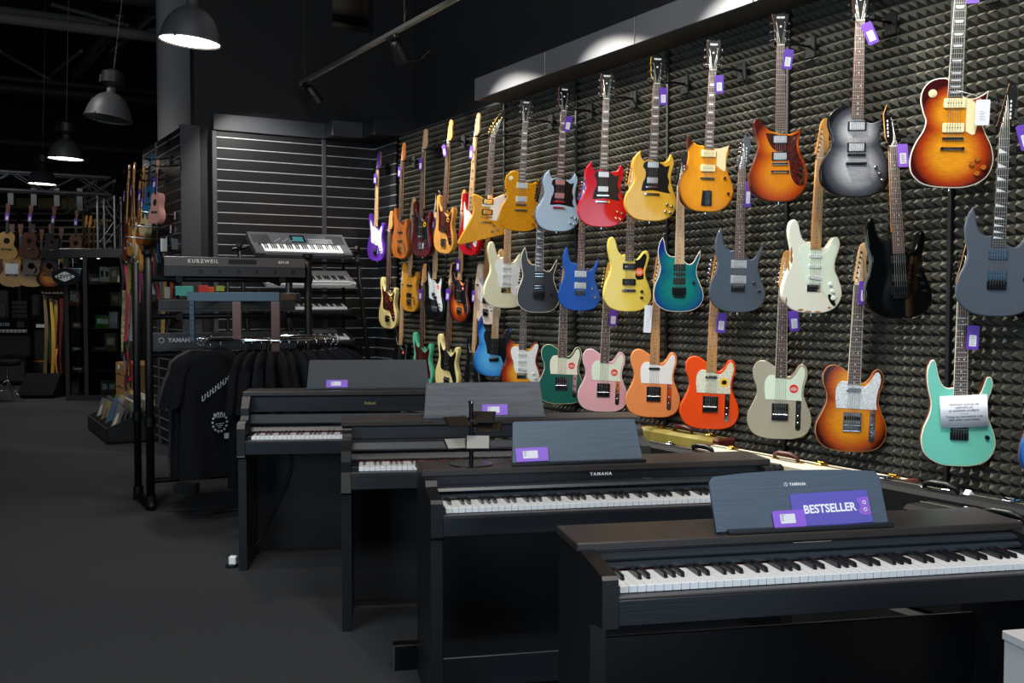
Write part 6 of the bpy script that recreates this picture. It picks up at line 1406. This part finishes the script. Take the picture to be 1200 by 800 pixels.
# wooden drawers behind it
D0 = on_floor(141, 497)
dz_ = at(141, 443, D0.y).z
wood = mat('pine_wood', '#8a6640', .6, col2='#765434', bscale=(6, 6, 80))
dw = thing('drawer_unit', 'small pale wooden drawer unit behind the record bin', 'drawer unit', (D0.x-.16, D0.y+.3, .1), binr+.12)
obj('carcass', MB().box(0, .9, .01, .4, 0, .62, 0, .004), wood, dw)
for i in range(3):
    for j in range(4):
        d_ = obj('drawer', MB().box(.02+.29*i, .3+.29*i, -.006, .02, .02+.15*j, .16+.15*j, 0, .003), mat('pine_front', '#9a744a', .6, col2='#86633c', bscale=(6, 6, 80)), dw)
        obj('finger_slot', MB().box(.11+.29*i, .21+.29*i, -.008, -.005, .03+.15*j, .045+.15*j), mat('dark_cavity', '#050403', .9), d_)
        if j == 3: obj('label', MB().box(.12+.29*i, .19+.29*i, -.0085, -.006, .09+.15*j, .14+.15*j), label_w, d_)
# ================================================================== guitar cases at the foot of the guitar wall
whc = mat('cream_case', '#b3ac9a', .6); olc = mat('olive_tweed', '#8e8238', .7, vary=.2, bscale=(300, 300, 300)); leather = mat('brown_leather', '#4a1f18', .45)
blc = mat('black_case', '#111214', .7, bump=.3, bscale=(260, 260, 260), spec=.2); brass = mat('brass', '#a07c34', .3, 1.0)
def case(name, label, t0, t1, d0, d1, z0, z1, m, hwm, hand, corners=None, lats=(.2, .8), seam=True):
    c = thing(name, label, 'guitar case', W(t0, d0, z0), ROT_WALL, group='guitar cases at the foot of the wall')
    L = t1-t0; Dd = d1-d0; H = z1-z0
    obj('shell', MB().box(0, L, 0, Dd*.62, 0, H, 0, .018), m, c); obj('lid', MB().box(0, L, Dd*.64, Dd, 0, H, 0, .018), m, c)
    if seam: obj('seam_strip', MB().box(.01, L-.01, Dd*.61, Dd*.65, 0, H+.002, 0, .001), mat('case_seam', '#4a463c', .5, .5), c)
    h0 = L*.42
    obj('handle', MB().tube([(h0, Dd*.35, H), (h0+.01, Dd*.3, H+.025), (h0+.05, Dd*.26, H+.034), (h0+.12, Dd*.26, H+.034), (h0+.16, Dd*.3, H+.025), (h0+.17, Dd*.35, H)], [.008, .011, .015, .015, .011, .008], n=8), hand, c)
    for x in (h0, h0+.17): obj('handle_mount', MB().box(x-.018, x+.018, Dd*.3, Dd*.45, H-.002, H+.008, 0, .002), hwm, c)
    for f in lats: obj('latch', MB().box(L*f-.02, L*f+.02, Dd*.45, Dd*.8, H-.002, H+.01, 0, .003).cyl((L*f-.02, Dd*.6, H+.012), (L*f+.02, Dd*.6, H+.012), .006, n=8), hwm, c)
    if corners:
        for x0, x1 in ((-.003, .045), (L-.045, L+.003)): obj('corner_cap', MB().box(x0, x1, -.003, Dd+.003, H-.05, H+.003, 0, .01), corners, c)
    return c
def ttx(px, D):
    u = (px-600)/FOC*1.0; return D*(.509*u-.861)/(.509+.861*u)
case('guitar_case', 'olive tweed guitar case with brown leather ends, farthest along the wall', ttx(752, 4.0), ttx(848, 4.0), 3.96, 4.1, .2, .655, olc, brass, leather, leather)
case('guitar_case', 'cream guitar case with brown handle and brass latches', ttx(820, 3.83), ttx(1062, 3.83), 3.78, 3.94, .2, .635, whc, brass, leather, leather, (.16, .62, .93))
case('guitar_case', 'black guitar case standing behind the cream case', ttx(760, 3.72), ttx(915, 3.72), 3.64, 3.77, .2, .63, blc, chrome, blackpl)
case('guitar_case', 'long black hard case with chrome latches and padded handle at the right', ttx(985, 3.72), ttx(1260, 3.72), 3.66, 3.84, .2, .645, blc, chrome, blackpl, None, (.2, .5, .75))
case('guitar_case', 'nearest black case with rounded front pocket at the right edge', ttx(1068, 3.52), ttx(1300, 3.52), 3.47, 3.645, .2, .62, mat('black_case2', '#0e0f11', .7, spec=.2, bump=.3, bscale=(260, 260, 260)), chrome, blackpl, None, (.3, .6))
pf = obj('case_platform', MB().box(ttx(740, 3.8), ttx(1300, 3.5), 3.4, 4.13, 0, .2), mat('platform_black', '#101113', .6), rotz=0)
pf.data.transform(Matrix()); pf.rotation_euler = (0, 0, ROT_WALL)
tag(pf, 'low black platform under the guitar cases', 'platform')
tag(obj('folded_paper', MB().prism([(-.018, 0), (.0, .018), (.018, 0)], -.012, .012), paper, loc=on_wall(1135, 579, 3.62), rotz=ROT_WALL), 'small folded white paper standing on the black case', 'paper')
# ================================================================== light
def spotlight(p, target, e, size=50, soft=.03, col=(1, .95, .86), blend=.5):
    l = bpy.data.lights.new('track_or_fill_spot', 'SPOT'); l.energy = e; l.spot_size = math.radians(size); l.spot_blend = blend; l.shadow_soft_size = soft; l.color = col  # serves the track spots and the added fill spots alike
    o = bpy.data.objects.new('track_or_fill_spot', l); COL.objects.link(o); o.location = p
    o.rotation_euler = (Vector(target)-Vector(p)).to_track_quat('-Z', 'Y').to_euler(); return o
TRK = te.dot(N)
for i, (t0, t1, e) in enumerate(((-9.5, -8.3, 230), (-8.3, -7.1, 290), (-7.1, -5.9, 270), (-5.9, -4.7, 270), (-4.7, -3.5, 260), (-3.5, -2.4, 250))):
    spotlight(W(t0, TRK+.04, 3.42), W(t1, 4.1, 1.5), e*1.25, 68, .02)
spotlight(W(-7.9, TRK+.04, 3.4), on_wall(585, 175, 4.15), 90, 38, .02)
for t0, t1, e in ((-6.6, -7.6, 120), (-4.6, -5.6, 140), (-2.8, -4.0, 140), (-1.2, -2.7, 140)):
    spotlight(W(t0, 1.5, 4.3), W(t1, 4.0, 1.9), e, 62, .03)  # unseen frontal fill spots, added to brighten the guitar fronts
spotlight(W(-9.0, 2.7, 3.42), on_back(320, 270), 150, 95, .03, blend=.8)
spotlight((-2.2, 5.0, 4.4), (-1.9, 6.8, .9), 90, 60, .05)  # added fill that brightens the clothes rack and its hangers
def area(name, loc, target, sx, sy, e, col):
    l = bpy.data.lights.new(name, 'AREA'); l.shape = 'RECTANGLE'; l.size = sx; l.size_y = sy; l.energy = e; l.color = col
    o = bpy.data.objects.new(name, l); COL.objects.link(o); o.location = loc
    o.rotation_euler = (Vector(target)-Vector(loc)).to_track_quat('-Z', 'Y').to_euler(); return o
area('cool_fill_left', (-4.5, -2.6, 2.4), (.2, 3.5, .7), 3.5, 2.4, 250, (.6, .8, 1))  # unseen cool light added behind the camera, tints the piano fronts blue
area('cool_fill_right', (3.2, -3.2, 1.2), (1, 2.5, .7), 2.4, 1.8, 100, (.6, .8, 1))  # second added cool fill, from the right; no window stands here
area('ceiling_fixture', (.9, 1.0, 4.2), (.5, 3.2, .6), 1.0, 1.0, 120, (1, .96, .9))
area('ceiling_fixture_row', (-1.6, 3.0, 4.6), (-.6, 4.6, .6), 1.2, 1.2, 80, (1, .95, .88))
spotlight((-5.0, 8.5, 5.0), (-4.4, 11.5, 0), 170, 80, .3)  # unseen fill added over the dark aisle at the left
spotlight((-9.6, 13.2, 4.4), (-7.6, 17.6, 1.7), 370, 60, .3)  # fill added to lift the far acoustic guitars and amplifiers
spotlight((cxm+.7, CY+.22, 2.0), (cxm+.7, CY+.25, 0), 14, 120, .05)  # fill added inside the cabinet to brighten its goods
spotlight((cxm-.17, CY+.22, 2.0), (cxm-.17, CY+.25, 0), 8, 120, .05)  # same added fill for the left bay
spotlight((-6.4, 9.2, 4.0), (-4.2, 11.2, .3), 120, 40, .1)  # added fill aimed at the record sleeves, has no fixture
spotlight((-5.6, 13.6, 2.9), (-5.9, 15.1, .9), 60, 80, .2)  # unseen fill added in front of the glass cabinet
w = bpy.data.worlds.new('dim_room'); bpy.context.scene.world = w; w.use_nodes = True
w.node_tree.nodes['Background'].inputs['Color'].default_value = (.62, .58, .55, 1); w.node_tree.nodes['Background'].inputs['Strength'].default_value = .03
# ================================================================== camera
cd_ = bpy.data.cameras.new('camera'); cam = bpy.data.objects.new('camera', cd_); COL.objects.link(cam)
cd_.sensor_width = 36; cd_.lens = 36*FOC/1200; cd_.clip_end = 200; cd_.clip_start = .05
cam.location = CAM; cam.rotation_euler = (PI/2-PITCH, 0, 0)
sc = bpy.context.scene; sc.camera = cam
sc.view_settings.view_transform = 'Standard'; sc.view_settings.look = 'None'; sc.view_settings.gamma = 1; sc.view_settings.use_curve_mapping = False
sc.view_settings.exposure = 0
sc.cycles.max_bounces = 6
